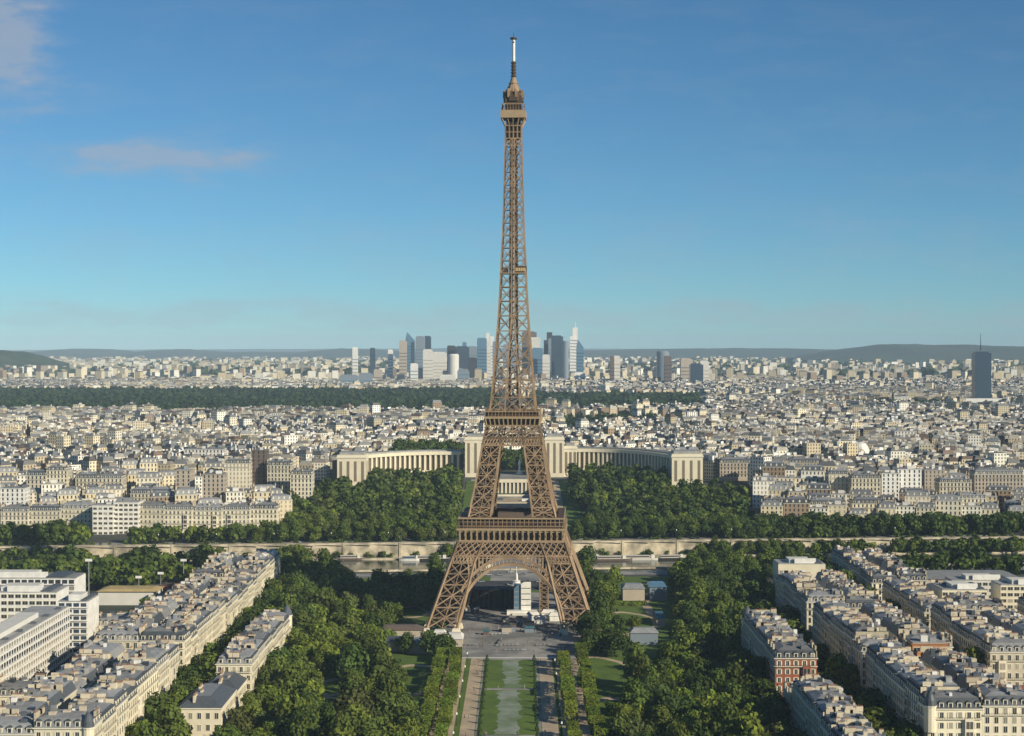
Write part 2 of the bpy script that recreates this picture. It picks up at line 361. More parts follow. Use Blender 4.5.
hill('hills', 540, 1200, 15000, 3000, [(540, 352), (620, 349.5), (680, 348.6), (740, 348.2), (800, 348.5), (860, 351), (900, 352), (1200, 352)], 'far_hill', seed=4)
hill('hills', 790, 1300, 11500, 2600, [(790, 358), (830, 351.5), (858, 347.5), (880, 344.5), (905, 344), (930, 345), (960, 344.5), (1000, 346), (1024, 346.5), (1300, 346)], 'far_hill', seed=5)
hill('hills', -400, 1400, 26000, 5000, [(-400, 350), (0, 350), (300, 349), (500, 348), (700, 349), (1400, 350)], 'far_hill', seed=6)

# ---------------------------------------------------------------- the iron tower
TW = empty('iron_tower', (X(513.6, 900), 900, 0), 'tall tapering brown iron lattice tower on four arched legs in the middle of the park', 'tower', rot=R(-2.6))
OUT = [(0, 44.9), (17, 38.9), (36, 32.3), (46.5, 28.6), (47.5, 27.6), (59, 23.6), (64.5, 22.3), (75.5, 20.0), (87, 18.0), (97, 16.5), (108, 14.3), (116, 12.4), (130, 11.0), (148.5, 9.6), (167.6, 8.0), (188, 6.9), (204.6, 6.3), (213, 5.8), (239, 5.1), (265.6, 4.45), (276, 4.3)]
INN = [(0, 28.6), (17, 24.4), (36, 19.6), (46.5, 15.2), (59, 11.5), (97, 6.5), (108, 5.1), (116, 4.3), (168, .8), (280, .55)]
oP = lambda h: float(np.interp(h, [a for a, _ in OUT], [b for _, b in OUT]))
iP = lambda h: float(np.interp(h, [a for a, _ in INN], [b for _, b in INN]))
def faces4():   # the four sides: map (u along face, w distance out, h) -> xyz
    for k in range(4):
        c, s = [(1, 0), (0, 1), (-1, 0), (0, -1)][k]
        yield k, (lambda u, w, h, c=c, s=s: (u * c + w * s, u * s - w * c, h))
def star(b, A, B, C, D, w, m='iron'):   # panel A,B bottom, D,C top, with crossed bars and a star centre
    A, B, C, D = map(Vector, (A, B, C, D))
    b.beam(A, C, w, m); b.beam(B, D, w, m); mid = (A + B + C + D) / 4
    for p, q, r_ in ((A, B, .5), (B, C, .5), (C, D, .5), (D, A, .5)): b.beam(p.lerp(q, .5), mid.lerp(p, .5), w * .42, m); b.beam(p.lerp(q, .5), mid.lerp(q, .5), w * .42, m)
    b.beam((A + B) / 2, (C + D) / 2, w * .62, m); b.beam((A + D) / 2, (B + C) / 2, w * .7, m)
def lattice(b, P0, P1, P2, P3, nx, w, m='iron'):   # diamond lattice over quad
    P0, P1, P2, P3 = map(Vector, (P0, P1, P2, P3))
    for i in range(nx):
        for (s, t) in ((i / nx, (i + 1) / nx), ((i + 1) / nx, i / nx)):
            b.beam(P0.lerp(P1, s), P3.lerp(P2, t), w, m)
        for s in ((i / nx, (i + 1) / nx) if w < .5 else ()):   # half diamonds
            a = P0.lerp(P1, s).lerp(P3.lerp(P2, s), .5); c = P0.lerp(P1, (i + .5) / nx); e = P3.lerp(P2, (i + .5) / nx)
            b.beam(a, c, w, m); b.beam(a, e, w, m)
def leg_section(hs, chord, bar, name, cx, cy, lat=None, extra=True):
    """one leg: four chords and braced panels on its four sides; cx, cy = signs of the corner"""
    b = MB()
    def cor(h): o, i = oP(h), iP(h); return [(cx * o, cy * o, h), (cx * i, cy * o, h), (cx * i, cy * i, h), (cx * o, cy * i, h)]
    for h0, h1 in zip(hs[:-1], hs[1:]):
        a, c = cor(h0), cor(h1)
        for k in range(4):
            b.beam(a[k], c[k], chord); n = (k + 1) % 4
            b.beam(c[k], c[n], bar * 1.1); star(b, a[k], a[n], c[n], c[k], bar)
        if extra:   # stairs and lift tracks running up inside the leg
            ma = sum((Vector(q) for q in a), Vector()) / 4; mc = sum((Vector(q) for q in c), Vector()) / 4
            for s in (-1, 1):
                b.beam(ma + Vector((s * 2, 0, 0)), mc + Vector((s * 1.6, 0, 0)), 1.2, 'iron_dark')
            for t in (.2, .5, .8):
                e = [Vector(a[k]).lerp(Vector(c[k]), t) for k in range(4)]
                b.beam(e[0], e[2], .55, 'iron_dark'); b.beam(e[1], e[3], .55, 'iron_dark')
    if lat:
        h0, h1 = lat; a, c = cor(h0), cor(h1)
        for k in range(4):
            n = (k + 1) % 4; b.beam(a[k], c[k], chord); b.beam(c[k], c[n], .8); lattice(b, a[k], a[n], c[n], c[k], 7, .5)
    return b.build(name, TW)
for cx in (-1, 1):
    for cy in (-1, 1):
        lg = leg_section([2.5, 13, 24.5, 35.6], 1.1, .62, 'leg', cx, cy, lat=(35.6, 39.3))
        for (ox, oy) in ((0, 0), (1, 0), (1, 1), (0, 1)):   # masonry shoes under the four chords
            px_ = cx * (oP(1) if ox == 0 else iP(1)); py_ = cy * (oP(1) if oy == 0 else iP(1))
            f = MB(); f.frustum(px_ - 2.5, px_ + 2.5, py_ - 2.5, py_ + 2.5, -.2, 2.8, .8, .8, 'stone2'); f.build('masonry_foot', lg)
        leg_section([59.2, 64.5, 75.5, 87, 97.6], 1.0, .55, 'upper_leg', cx, cy)
# friezes, arches and consoles of each side
for k, P in faces4():
    b = MB()
    oh = [(39.4, oP(39.4)), (46.4, oP(46.4))]
    L = [(-oh[0][1], -iP(39.4)), (-iP(39.4), iP(39.4)), (iP(39.4), oh[0][1])]; T = [(-oh[1][1], -iP(46.4)), (-iP(46.4), iP(46.4)), (iP(46.4), oh[1][1])]
    for (a0, a1), (t0, t1), n in zip(L, T, (4, 10, 4)):
        q0, q1, q2, q3 = P(a0, oh[0][1], 39.4), P(a1, oh[0][1], 39.4), P(t1, oh[1][1], 46.4), P(t0, oh[1][1], 46.4)
        m0, m1 = Vector(q0).lerp(Vector(q3), .5), Vector(q1).lerp(Vector(q2), .5)
        lattice(b, q0, q1, m1, m0, n, .5 + 1e-3); lattice(b, m0, m1, q2, q3, n, .5 + 1e-3)
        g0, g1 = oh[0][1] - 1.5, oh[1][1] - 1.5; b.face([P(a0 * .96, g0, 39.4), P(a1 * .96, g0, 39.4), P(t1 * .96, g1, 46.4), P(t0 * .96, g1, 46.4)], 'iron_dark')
        b.beam(P(a0, oh[0][1], 39.4), P(t0, oh[1][1], 46.4), 1.2); b.beam(P(a1, oh[0][1], 39.4), P(t1, oh[1][1], 46.4), 1.2)
    b.beam(P(-oh[0][1], oh[0][1], 39.4), P(oh[0][1], oh[0][1], 39.4), .9); b.beam(P(-oh[1][1], oh[1][1], 46.6), P(oh[1][1], oh[1][1], 46.6), .9)
    b.build('frieze', TW)
    # arch: inner and outer ribs, radial bars, spandrel loops
    b = MB(); n = 44; pin = []; pout = []
    for i in range(n + 1):
        th = math.pi * i / n; pin.append((28.6 * math.cos(th), 34.4 * math.sin(th) + .6)); pout.append((31.4 * math.cos(th), 38.0 * math.sin(th) + .6))
    def Q(u, h, off=0.0): return P(u, oP(max(h, 2)) - .4 - off, h)
    for i in range(n):
        for arr, wd in ((pin, 1.15), (pout, .7)):
            (u0, h0), (u1, h1) = arr[i], arr[i + 1]
            if min(h0, h1) < 3.3: continue
            if arr is pout and (abs(u0) > iP(h0) + 2.5): continue
            b.beam(Q(u0, h0), Q(u1, h1), wd, 'iron', 1.6)
            b.beam(Q(u0, h0, 3.2), Q(u1, h1, 3.2), wd, 'iron_dark')
            b.beam(Q(u0, h0), Q(u0, h0, 3.2), .4)
        (u0, h0), (u1, h1) = pin[i], pout[i]
        if h0 > 6 and abs(u1) < iP(h1) + 2.5:
            b.beam(Q(u0, h0), Q(u1, h1), .4)
            if i % 2 == 0 and i < n: b.beam(Q(u0, h0), Q(*pout[i + 1]), .3)
    for i in range(n + 1):   # spandrel posts between arch and frieze
        u, h = pout[i]
        if h > 20 and h < 37.4 and abs(u) < iP(h) + .5:
            q = (u * (1 + (39 - h) * .006)); b.beam(Q(u, h), Q(q * .97, 39.2), .75, 'iron')
            u2, h2 = pout[min(i + 1, n)]
            b.beam(Q(u * .985, 38.0), Q(u2 * .985, 38.0), .5)
    b.build('arch', TW)
    # row of consoles under the gallery
    b = MB(); wq = oP(47)
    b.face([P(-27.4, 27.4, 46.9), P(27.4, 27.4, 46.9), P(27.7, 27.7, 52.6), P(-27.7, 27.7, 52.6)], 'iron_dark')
    for i in range(19):
        u = -27.6 + 55.2 * i / 18
        b.beam(P(u, 27.9, 47), P(u, 29.0, 52.6), .95, 'iron_pale', 1.2)
        b.beam(P(u, 27.9, 47), P(u * 1.02, 29.3, 50.4), .5, 'iron_pale')
    for i in range(18):
        u = -27.6 + 55.2 * (i + .5) / 18
        b.beam(P(u - 1.5, 28.4, 51.9), P(u + 1.5, 28.4, 51.9), .5, 'iron_pale')
    b.beam(P(-28.2, 28.2, 47), P(28.2, 28.2, 47), .8, 'iron_pale')
    b.build('console_row', TW)
    # second stage top: crossed panels and lattice belt
    b = MB()
    for h0, h1, lt in ((97.6, 101.6, True), (101.6, 108.2, False)):
        o0, o1, i0, i1 = oP(h0), oP(h1), iP(h0), iP(h1)
        for (a0, a1), (t0, t1) in zip(((-o0, -i0), (-i0, i0), (i0, o0)), ((-o1, -i1), (-i1, i1), (i1, o1))):
            A, B, C, D = P(a0, o0, h0), P(a1, o0, h0), P(t1, o1, h1), P(t0, o1, h1)
            if lt: lattice(b, A, B, C, D, 6, .5)
            else: star(b, A, B, C, D, .55)
            b.beam(A, D, .9); b.beam(B, C, .9); b.beam(A, B, .8); b.beam(D, C, .8)
    for i in range(13):
        u = -14.4 + 28.8 * i / 12; b.beam(P(u * .98, 14.3, 108.4), P(u * 1.03, 15.3, 112), .6, 'iron_pale')
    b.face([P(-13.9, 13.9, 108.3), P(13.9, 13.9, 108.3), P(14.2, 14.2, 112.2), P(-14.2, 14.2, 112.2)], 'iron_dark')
    b.build('upper_frieze', TW)
# first platform
b = MB()
def ring(b, o, i, z0, z1, m):
    b.box(-o, o, -o, -i, z0, z1, m, True); b.box(-o, o, i, o, z0, z1, m, True); b.box(-o, -i, -i, i, z0, z1, m, True); b.box(i, o, -i, i, z0, z1, m, True)
ring(b, 29.3, 11, 52.6, 53.7, 'iron_pale'); ring(b, 26.4, 25.6, 53.7, 58.6, 'iron_dark'); ring(b, 28.6, 28.0, 58.7, 59.5, 'iron_pale'); ring(b, 27.9, 24.4, 58.7, 59.4, 'iron_dark')
for k, P in faces4():
    for i in range(25): u = -28.2 + 56.4 * i / 24; b.beam(P(u, 28.2, 53.7), P(u, 28.2, 58.8), .36, 'iron')
    b.beam(P(-29, 29, 55.0), P(29, 29, 55.0), .3, 'iron'); b.beam(P(-28.2, 28.2, 57.2), P(28.2, 28.2, 57.2), .25, 'iron')
b.build('first_platform', TW)
for (x0, x1, y0, y1) in ((-9.5, 9.5, -24, -15), (-9.5, 9.5, 15, 24)): b = MB(); b.box(x0, x1, y0, y1, 53.8, 58, 'brown', top='iron_dark'); b.build('pavilion', TW)
# second platform
b = MB(); ring(b, 15.4, 3, 112, 113.2, 'iron_pale'); ring(b, 13.6, 13.0, 113.2, 116, 'iron_dark'); ring(b, 15.0, 12.9, 115.6, 116.3, 'iron')
for k, P in faces4():
    for i in range(17): u = -14.8 + 29.6 * i / 16; b.beam(P(u, 14.9, 113.2), P(u, 14.9, 117.2), .26, 'iron')
    b.beam(P(-14.9, 14.9, 117.2), P(14.9, 14.9, 117.2), .25)
b.box(-7, 7, -7, 7, 113.2, 118.5, 'brown'); b.build('second_platform', TW)
# upper column
b = MB(); hs = [116.3, 123.5]; s = 9.6
while hs[-1] < 262: hs.append(hs[-1] + s); s = max(7.0, s * .965)
hs[-1] = 265.6
for h0, h1 in zip(hs[:-1], hs[1:]):
    o0, o1, i0, i1 = oP(h0), oP(h1), iP(h0), iP(h1)
    for k, P in faces4():
        b.beam(P(-o0, o0, h0), P(-o1, o1, h1), .8 if h0 < 200 else .65)
        for sgn in (-1, 1):
            b.beam(P(sgn * i0, o0, h0), P(sgn * i1, o1, h1), .55)
            star_w = .42
            A, B, C, D = P(sgn * i0, o0, h0), P(sgn * o0, o0, h0), P(sgn * o1, o1, h1), P(sgn * i1, o1, h1)
            b.beam(A, C, star_w); b.beam(B, D, star_w)
            b.beam(P(sgn * i0, o0, (h0 + h1) / 2), P(sgn * (o0 + o1) / 2, (o0 + o1) / 2, (h0 + h1) / 2), .25)
        if i0 > 1.3: b.beam(P(-i0, o0, h0), P(i1, o1, h1), .38); b.beam(P(i0, o0, h0), P(-i1, o1, h1), .38)
        b.beam(P(-o1, o1, h1), P(o1, o1, h1), .5)
b.build('column', TW)
b = MB()   # lift shaft and stair inside the column
for sx, sy in ((-1, -1), (1, -1), (1, 1), (-1, 1)):
    b.beam((sx * 2.2, sy * 2.2, 116), (sx * 1.5, sy * 1.5, 274), 1.0, 'iron_dark')
for i in range(52):
    h = 118 + i * 3; q = 2.1 - i * .012; b.beam((-q, -q, h), (q, -q, h + 1.5), .45, 'iron_dark'); b.beam((-q, q, h), (q, q, h + 1.5), .45, 'iron_dark'); b.beam((-q, -q, h + 1.5), (-q, q, h), .4, 'iron_dark'); b.beam((q, -q, h + 1.5), (q, q, h), .4, 'iron_dark')
b.build('lift_shaft', TW)
b = MB(); b.box(-6.9, -3.2, -6.9, 6.9, 192, 194.6, 'iron_dark', True); b.box(1.2, 7.1, -7.1, 6.9, 192, 195.4, 'iron_dark', True)
for i in range(6): b.box(1.4 + i * .95, 2.0 + i * .95, -7.25, -7.1, 192.6, 194.4, 'gold', True)
b.beam((-7.4, -7.4, 191.5), (7.6, -7.4, 191.5), .6); b.build('intermediate_platform', TW)
# summit
b = MB()
for k, P in faces4():
    for i in range(5): u = -1 + .5 * i; b.beam(P(u * 4.4, 4.4, 265.6), P(u * 4.4, 4.5, 272.5), .5); b.beam(P(u * 4.4, 4.5, 272.5), P(u * 6.4, 6.4, 276.8), .55)
    b.beam(P(-4.4, 4.4, 269), P(4.4, 4.4, 269), .45); b.beam(P(-4.5, 4.5, 272.5), P(4.5, 4.5, 272.5), .6)
b.box(-3.9, 3.9, -3.9, 3.9, 265.8, 276, 'iron_dark'); b.build('summit_corbel', TW)
b = MB(); b.box(-6.9, 6.9, -6.9, 6.9, 276.6, 280.6, 'iron_pale', True)
b.box(-6.3, 6.3, -6.3, 6.3, 280.6, 281.0, 'iron')
for k, P in faces4():
    for i in range(9): b.beam(P(-6.4 + 1.6 * i, 6.4, 281), P(-6.0 + 1.5 * i, 6.0, 284.4), .24)
    b.beam(P(-6, 6, 284.4), P(6, 6, 284.4), .4); b.box(-.001, .001, -.001, .001, 281, 281.1, 'iron')
b.build('summit_platform', TW)
b = MB(); b.box(-4.6, 4.6, -4.6, 4.6, 280.6, 289, 'iron_dark')
b.lathe([(5.9, 286), (5.9, 288.6), (5.2, 290.5), (4.2, 291.5)], 'iron_dark', 8, sq=True)
for a in range(8):
    x, y = 5.3 * math.cos(a * math.pi / 4 + .3), 5.3 * math.sin(a * math.pi / 4 + .3)
    b.box(x - .7, x + .7, y - .7, y + .7, 288, 291.6 + (a % 3) * .6, 'iron'); b.beam((x, y, 290), (x * .5, y * .5, 295), .4)
b.build('summit_cabin', TW)
b = MB(); b.lathe([(4.2, 291), (3.7, 293.2), (2.4, 295.6), (1.9, 297.4), (1.3, 299.5)], 'iron', 12); b.lathe([(2.7, 296), (2.7, 296.6), (1.6, 297)], 'iron', 12); b.build('cupola', TW)
b = MB(); b.lathe([(1.1, 299), (.95, 308.4)], 'iron_dark', 8)
for i in range(5): b.lathe([(1.5, 300 + i * 1.8), (1.5, 300.7 + i * 1.8), (.9, 300.9 + i * 1.8)], 'iron_dark', 8)
b.build('mast', TW)
b = MB(); b.lathe([(.85, 308.4), (.85, 320.5)], 'white', 10); b.lathe([(1.9, 320.6), (1.9, 321.4), (.3, 321.9)], 'iron_dark', 8); b.box(-.5, .5, -.9, -.8, 318.4, 319.2, 'iron_dark'); b.beam((0, 0, 321.5), (0, 0, 324), .25, 'iron_dark'); b.build('antenna', TW)

# ---------------------------------------------------------------- buildings near the camera, one thing each
GROUPS = {}
def window_mesh(w_, h_, shutters=False):
    b = MB(); b.box(-w_ / 2 - .18, w_ / 2 + .18, -.10, .02, -.12, h_ + .22, 'frame'); b.box(-w_ / 2, w_ / 2, -.13, -.101, 0, h_, 'glass')
    b.box(-.04, .04, -.16, -.131, 0, h_, 'frame')
    if shutters: b.box(-w_ / 2 - .5, -w_ / 2, -.16, -.12, 0, h_, 'frame'); b.box(w_ / 2, w_ / 2 + .5, -.16, -.12, 0, h_, 'frame')
    return b.mesh('window')
WIN = [window_mesh(1.3, 2.2), window_mesh(1.3, 2.0, True), window_mesh(2.6, 1.7)]
def dormer_mesh():
    b = MB(); b.box(-.85, .85, -.2, 1.5, 0, 2.0, 'trim', True); b.box(-.55, .55, -.24, -.2, .25, 1.7, 'glass'); b.frustum(-1.0, 1.0, -.35, 1.6, 2.0, 2.6, .6, .1, 'slate'); return b.mesh('dormer')
DORM = dormer_mesh()
def chim_mesh(seed):
    r = random.Random(seed); b = MB(); l = r.uniform(2.2, 5.5); b.box(-l / 2, l / 2, -.4, .4, 0, 2.6, 'chim'); n = int(l / .6)
    for i in range(n):
        x = -l / 2 + (i + .5) * l / n; b.box(x - .14, x + .14, -.14, .14, 2.6, 3.3 + r.uniform(-.1, .25), 'pot')
    return b.mesh('chimney')
CHIM = [chim_mesh(k) for k in range(5)]

def house(cx, cy, fw, dp, h, rot, style, label, group, cat='apartment building', name='apartment_building', faces='F', z=0.0, floors=None, seed=0, wallm=None, detail=2):
    """fw along local x, dp along local y; the front faces local -y. faces: F front, B back, L -x, R +x carry windows as parts"""
    r = random.Random(seed * 13 + 5); o = empty(name, (cx, cy, z), label, cat, group, rot)
    wm = wallm or ('stone' if style != 'modern' else 'pale'); fl = floors or max(3, int(h / 3.3)); fh = h / fl
    a, c = fw / 2, dp / 2
    b = MB(); b.box(-a, a, -c, c, -1, h, wm)
    for k, hh in ((0, fh + .1), (1, fh * (fl - 1)), (2, h - .15)):
        if style == 'modern' and k < 2: continue
        e = .22 if k < 2 else .45; b.box(-a - e, a + e, -c - e, c + e, hh, hh + .32, 'trim' if style != 'modern' else wm, True)
    b.build('wall', o)
    if style == 'modern':
        b = MB(); b.box(-a + .3, a - .3, -c + .3, c - .3, h + .17, h + .5, 'zinc_top')
        for i in range(r.randint(2, 4)):
            x, y = r.uniform(-a + 3, a - 3), r.uniform(-c + 2.5, c - 2.5); s = r.uniform(1, 2.4); b.box(x - s, x + s, y - s * .7, y + s * .7, h + .5, h + r.uniform(1.5, 3.2), r.choice(['pale', 'zinc', 'white']))
        rf = b.build('roof', o)
    else:
        rh = r.uniform(3.0, 4.2); b = MB(); ins = 1.3
        b.frustum(-a, a, -c, c, h + .18, h + rh, ins, ins, r.choice(['slate', 'slate', 'zinc']), top='zinc_top')
        b.frustum(-a + ins, a - ins, -c + ins, c - ins, h + rh, h + rh + 1.0, 3.0 if a > 5 else 1, min(3.0, c * .5), 'zinc', top='zinc_top')
        # party walls and small roof clutter
        for s in (-1, 1):
            if (s < 0 and 'L' in faces) or (s > 0 and 'R' in faces): continue
            b.box(s * a - .2, s * a + .2, -c + .9, c - .9, h + .2, h + rh - .5, 'chim')
            for q in range(2): yc = r.uniform(-c + 3, c - 3); b.box(s * a - .35, s * a + .35, yc - 1.5, yc + 1.5, h + rh - .2, h + rh + 1.4, 'chim')
        for i in range(r.randint(6, 11)):
            x, y = r.uniform(-a + 2, a - 2), r.uniform(-c + 2, c - 2); s = r.uniform(.4, 1.3); b.box(x - s, x + s, y - s * r.uniform(.5, 1), y + s, h + rh + .3, h + rh + r.uniform(1.2, 2.6), r.choice(['zinc', 'slate', 'white', 'glass', 'zinc_top', 'chim']))
        rf = b.build('roof', o)
        for i in range(r.randint(4, 7)):
            s = r.choice((-1, 1)) if i < 4 else 0; y = r.uniform(-c + 2, c - 2); x = s * a * .98 if s else r.uniform(-a + 3, a - 3)
            link('chimney', CHIM[r.randint(0, 4)], rf, (x, y, h + rh - .3), R(90) if s else R(r.choice([0, 90])), (r.uniform(.5, 1), 1, r.uniform(.5, .9)))
        for s, rz in (('F', 0), ('B', 180), ('L', -90), ('R', 90)):
            if s not in faces: continue
            ln = a if s in 'FB' else c; n = max(1, int(2 * ln / 3.1)); q = (c if s in 'FB' else a)
            for i in range(n):
                u = -ln + 2 * ln * (i + .5) / n; v = Matrix.Rotation(R(rz), 3, 'Z') @ Vector((u, -q + .35, h + .35)); link('dormer', DORM, rf, v, R(rz))
    wmesh = WIN[2] if style == 'modern' else WIN[r.randint(0, 1)]
    for s, rz in (('F', 0), ('B', 180), ('L', -90), ('R', 90)):
        if s not in faces: continue
        ln = a if s in 'FB' else c; q = (c if s in 'FB' else a); n = max(1, int(2 * ln / (3.0 if style != 'modern' else 3.5)))
        lo = 1 if style != 'modern' else 0
        if detail == 1:
            b = MB()
            for f in range(lo, fl):
                for i in range(n): u = -ln + 2 * ln * (i + .5) / n; b.box(u - .6, u + .6, -q - .05, -q + .02, f * fh + .6, f * fh + fh - .55, 'glass')
            me = b.mesh('windows'); link('window_rows', me, o, None, R(rz))['kind'] = 'stuff'
        else:
            for f in range(lo, fl):
                for i in range(n):
                    u = -ln + 2 * ln * (i + .5) / n; v = Matrix.Rotation(R(rz), 3, 'Z') @ Vector((u, -q, f * fh + .55)); link('window', wmesh, o, v, R(rz))
        if style != 'modern':
            for f in ([2, fl - 1] if fl > 4 else [fl - 1]):
                b = MB(); b.box(-ln + .3, ln - .3, -q - .75, -q - .02, f * fh + .1, f * fh + .28, 'trim', True)
                b.box(-ln + .3, ln - .3, -q - .75, -q - .70, f * fh + .95, f * fh + 1.02, 'rail', True)
                for i in range(int(ln * 2 / .9)): u = -ln + .35 + i * .9; b.box(u - .04, u + .04, -q - .74, -q - .70, f * fh + .28, f * fh + .95, 'rail')
                link('balcony', b.mesh('balcony'), o, None, R(rz))
            if r.random() < .45 and detail == 2 and ln > 5:   # bow window bay
                b = MB(); u = r.choice((-1, 1)) * ln * .5; b.box(u - 1.6, u + 1.6, -q - 1.1, -q, fh * 1.1, h - fh * .9, wm, True)
                b.box(u - 1.2, u + 1.2, -q - 1.13, -q - 1.1, fh * 1.5, fh * 2 - .4, 'glass')
                for f in range(2, fl - 1): b.box(u - 1.2, u + 1.2, -q - 1.14, -q - 1.1, f * fh + .5, f * fh + fh - .6, 'glass'); b.box(u - .06, u + .06, -q - 1.2, -q - 1.14, f * fh + .5, f * fh + fh - .6, 'frame')
                link('bay', b.mesh('bay'), o, None, R(rz))
    return o
RDESC = {}
def row(x0, x1, y0, y1, face, nm, group, hmin=20, hmax=24, seed=0, front=True, detail=2, z=0, court=True):
    """a block of houses along the view axis; face 'R' or 'L' is the long side seen"""
    r = random.Random(seed); y = y0; i = 0; half = (x1 - x0) / 2
    two = (x1 - x0) > 26; dpt = half - 3.5 if two else (x1 - x0)
    if two and front:    # houses closing the block towards the camera
        n = max(2, round((x1 - x0) / 17)); wq = (x1 - x0) / n
        for j in range(n):
            fs = 'F' + ('R' if j == n - 1 and face == 'R' else '') + ('L' if j == 0 and face == 'L' else '')
            house(x0 + wq * (j + .5), y0 + 7, wq - .06, 14, r.uniform(hmin, hmax), 0, 'haussmann', '%s, end house %s from the left facing the camera' % (nm, nth(j)), group, faces=fs, seed=seed * 100 + 60 + j, detail=detail, z=z)
        y = y0 + 14.1; front = False
    while y < y1 - 8:
        w_ = min(r.uniform(15, 21), y1 - y); w_ = (y1 - y) if y1 - y - w_ < 9 else w_
        sides = [face] + ([{'R': 'L', 'L': 'R'}[face]] if two else [])
        for k, sd in enumerate(sides):
            h = r.uniform(hmin, hmax) - (1.0 if k else 0)
            cx = (x1 - dpt / 2) if sd == 'R' else (x0 + dpt / 2)
            rot = R(90) if sd == 'R' else R(-90); fs = 'F' if k == 0 else ''
            if i == 0 and front: fs += 'L' if sd == 'R' else 'R'     # the end wall that looks at the camera
            if k and i: fs = ''
            lab = '%s, %s from the camera end%s' % (nm, nth(i), (' of the %s side' % ('far' if two and k else 'near')) if two else '')
            house(cx, y + w_ / 2, w_ - .06, dpt, h, rot, 'haussmann', lab, group, faces=fs or 'F', seed=seed * 100 + i * 2 + k, detail=detail if fs else 1, z=z, wallm=None)
        y += w_; i += 1
# left of the park
row(-180, -141, 545, 690, 'R', 'stone block corner row left of park', 'stone houses of the long left row', 20.5, 23.5, 1)
row(-180, -141, 700, 800, 'R', 'stone middle row left of park', 'stone houses of the long left row', 22.5, 24.5, 2)
row(-180, -142, 812, 905, 'R', 'stone upper row left of park', 'stone houses of the long left row', 19.5, 22, 3)
row(-181, -144, 920, 1010, 'R', 'stone river end row left of park', 'stone houses of the long left row', 20, 23, 4)
row(-124, -109, 681, 800, 'R', 'slim stone terrace beside park trees', 'slim terrace beside the left park trees', 16.5, 18.5, 5)
# low grey roofed mansion
def mansion(x0, x1, y0, y1, h, label):
    o = empty('mansion', ((x0 + x1) / 2, (y0 + y1) / 2, 0), label, 'mansion'); a, c = (x1 - x0) / 2, (y1 - y0) / 2
    b = MB(); b.box(-a, a, -c, c, -1, h, 'stone2'); b.box(-a - .4, a + .4, -c - .4, c + .4, h, h + .4, 'trim', True); b.build('wall', o)
    b = MB(); b.frustum(-a - .2, a + .2, -c - .2, c + .2, h + .4, h + 4, a * .62, a * .62, 'slate', top='zinc'); rf = b.build('roof', o)
    for q in range(4): link('chimney', CHIM[q], rf, (rnd.uniform(-a, a) * .6, -c + 2 * c * (q + .5) / 4, h + 2.0), R(90))
    for sgn, rz, ln, q in ((0, 0, a, c), (1, 90, c, a)):
        n = int(2 * ln / 3)
        for f in range(3):
            for i in range(n): v = Matrix.Rotation(R(rz), 3, 'Z') @ Vector((-ln + 2 * ln * (i + .5) / n, -q, .8 + f * h / 3)); link('window', WIN[0], o, v, R(rz))
mansion(-127, -110.5, 617, 650, 13.5, 'low pale mansion with hipped slate roof at bottom left beside the park trees')
mansion(-125, -110.5, 653, 677, 12.5, 'small pale house with hipped slate roof between mansion and slim terrace')

def turret(cx, cy, h, r_, label, z=0):
    o = empty('corner_turret', (cx, cy, z), label, 'turret'); b = MB(); b.lathe([(r_, h - 9), (r_, h)], 'stone2', 12); b.lathe([(r_ + .3, h), (r_ + .3, h + .4)], 'trim', 12); b.build('wall', o)
    b = MB(); b.lathe([(r_ + .1, h + .4), (r_ * .9, h + 2.4), (r_ * .55, h + 4.2), (.15, h + 5.6)], 'slate', 12); b.build('roof', o)
turret(-110.5, 799, 19, 2.4, 'round slate capped turret at the river end of the slim terrace'); turret(-142.5, 546, 23, 2.0, 'round slate capped turret on the bottom left block corner')
turret(112, 774, 22, 2.6, 'round slate capped turret at far end of the dark row right of park'); turret(149, 579, 23, 2.2, 'round capped turret on the left corner of the big bottom right block')
turret(186, 579, 23, 2.2, 'round capped turret on the right corner of the big bottom right block')

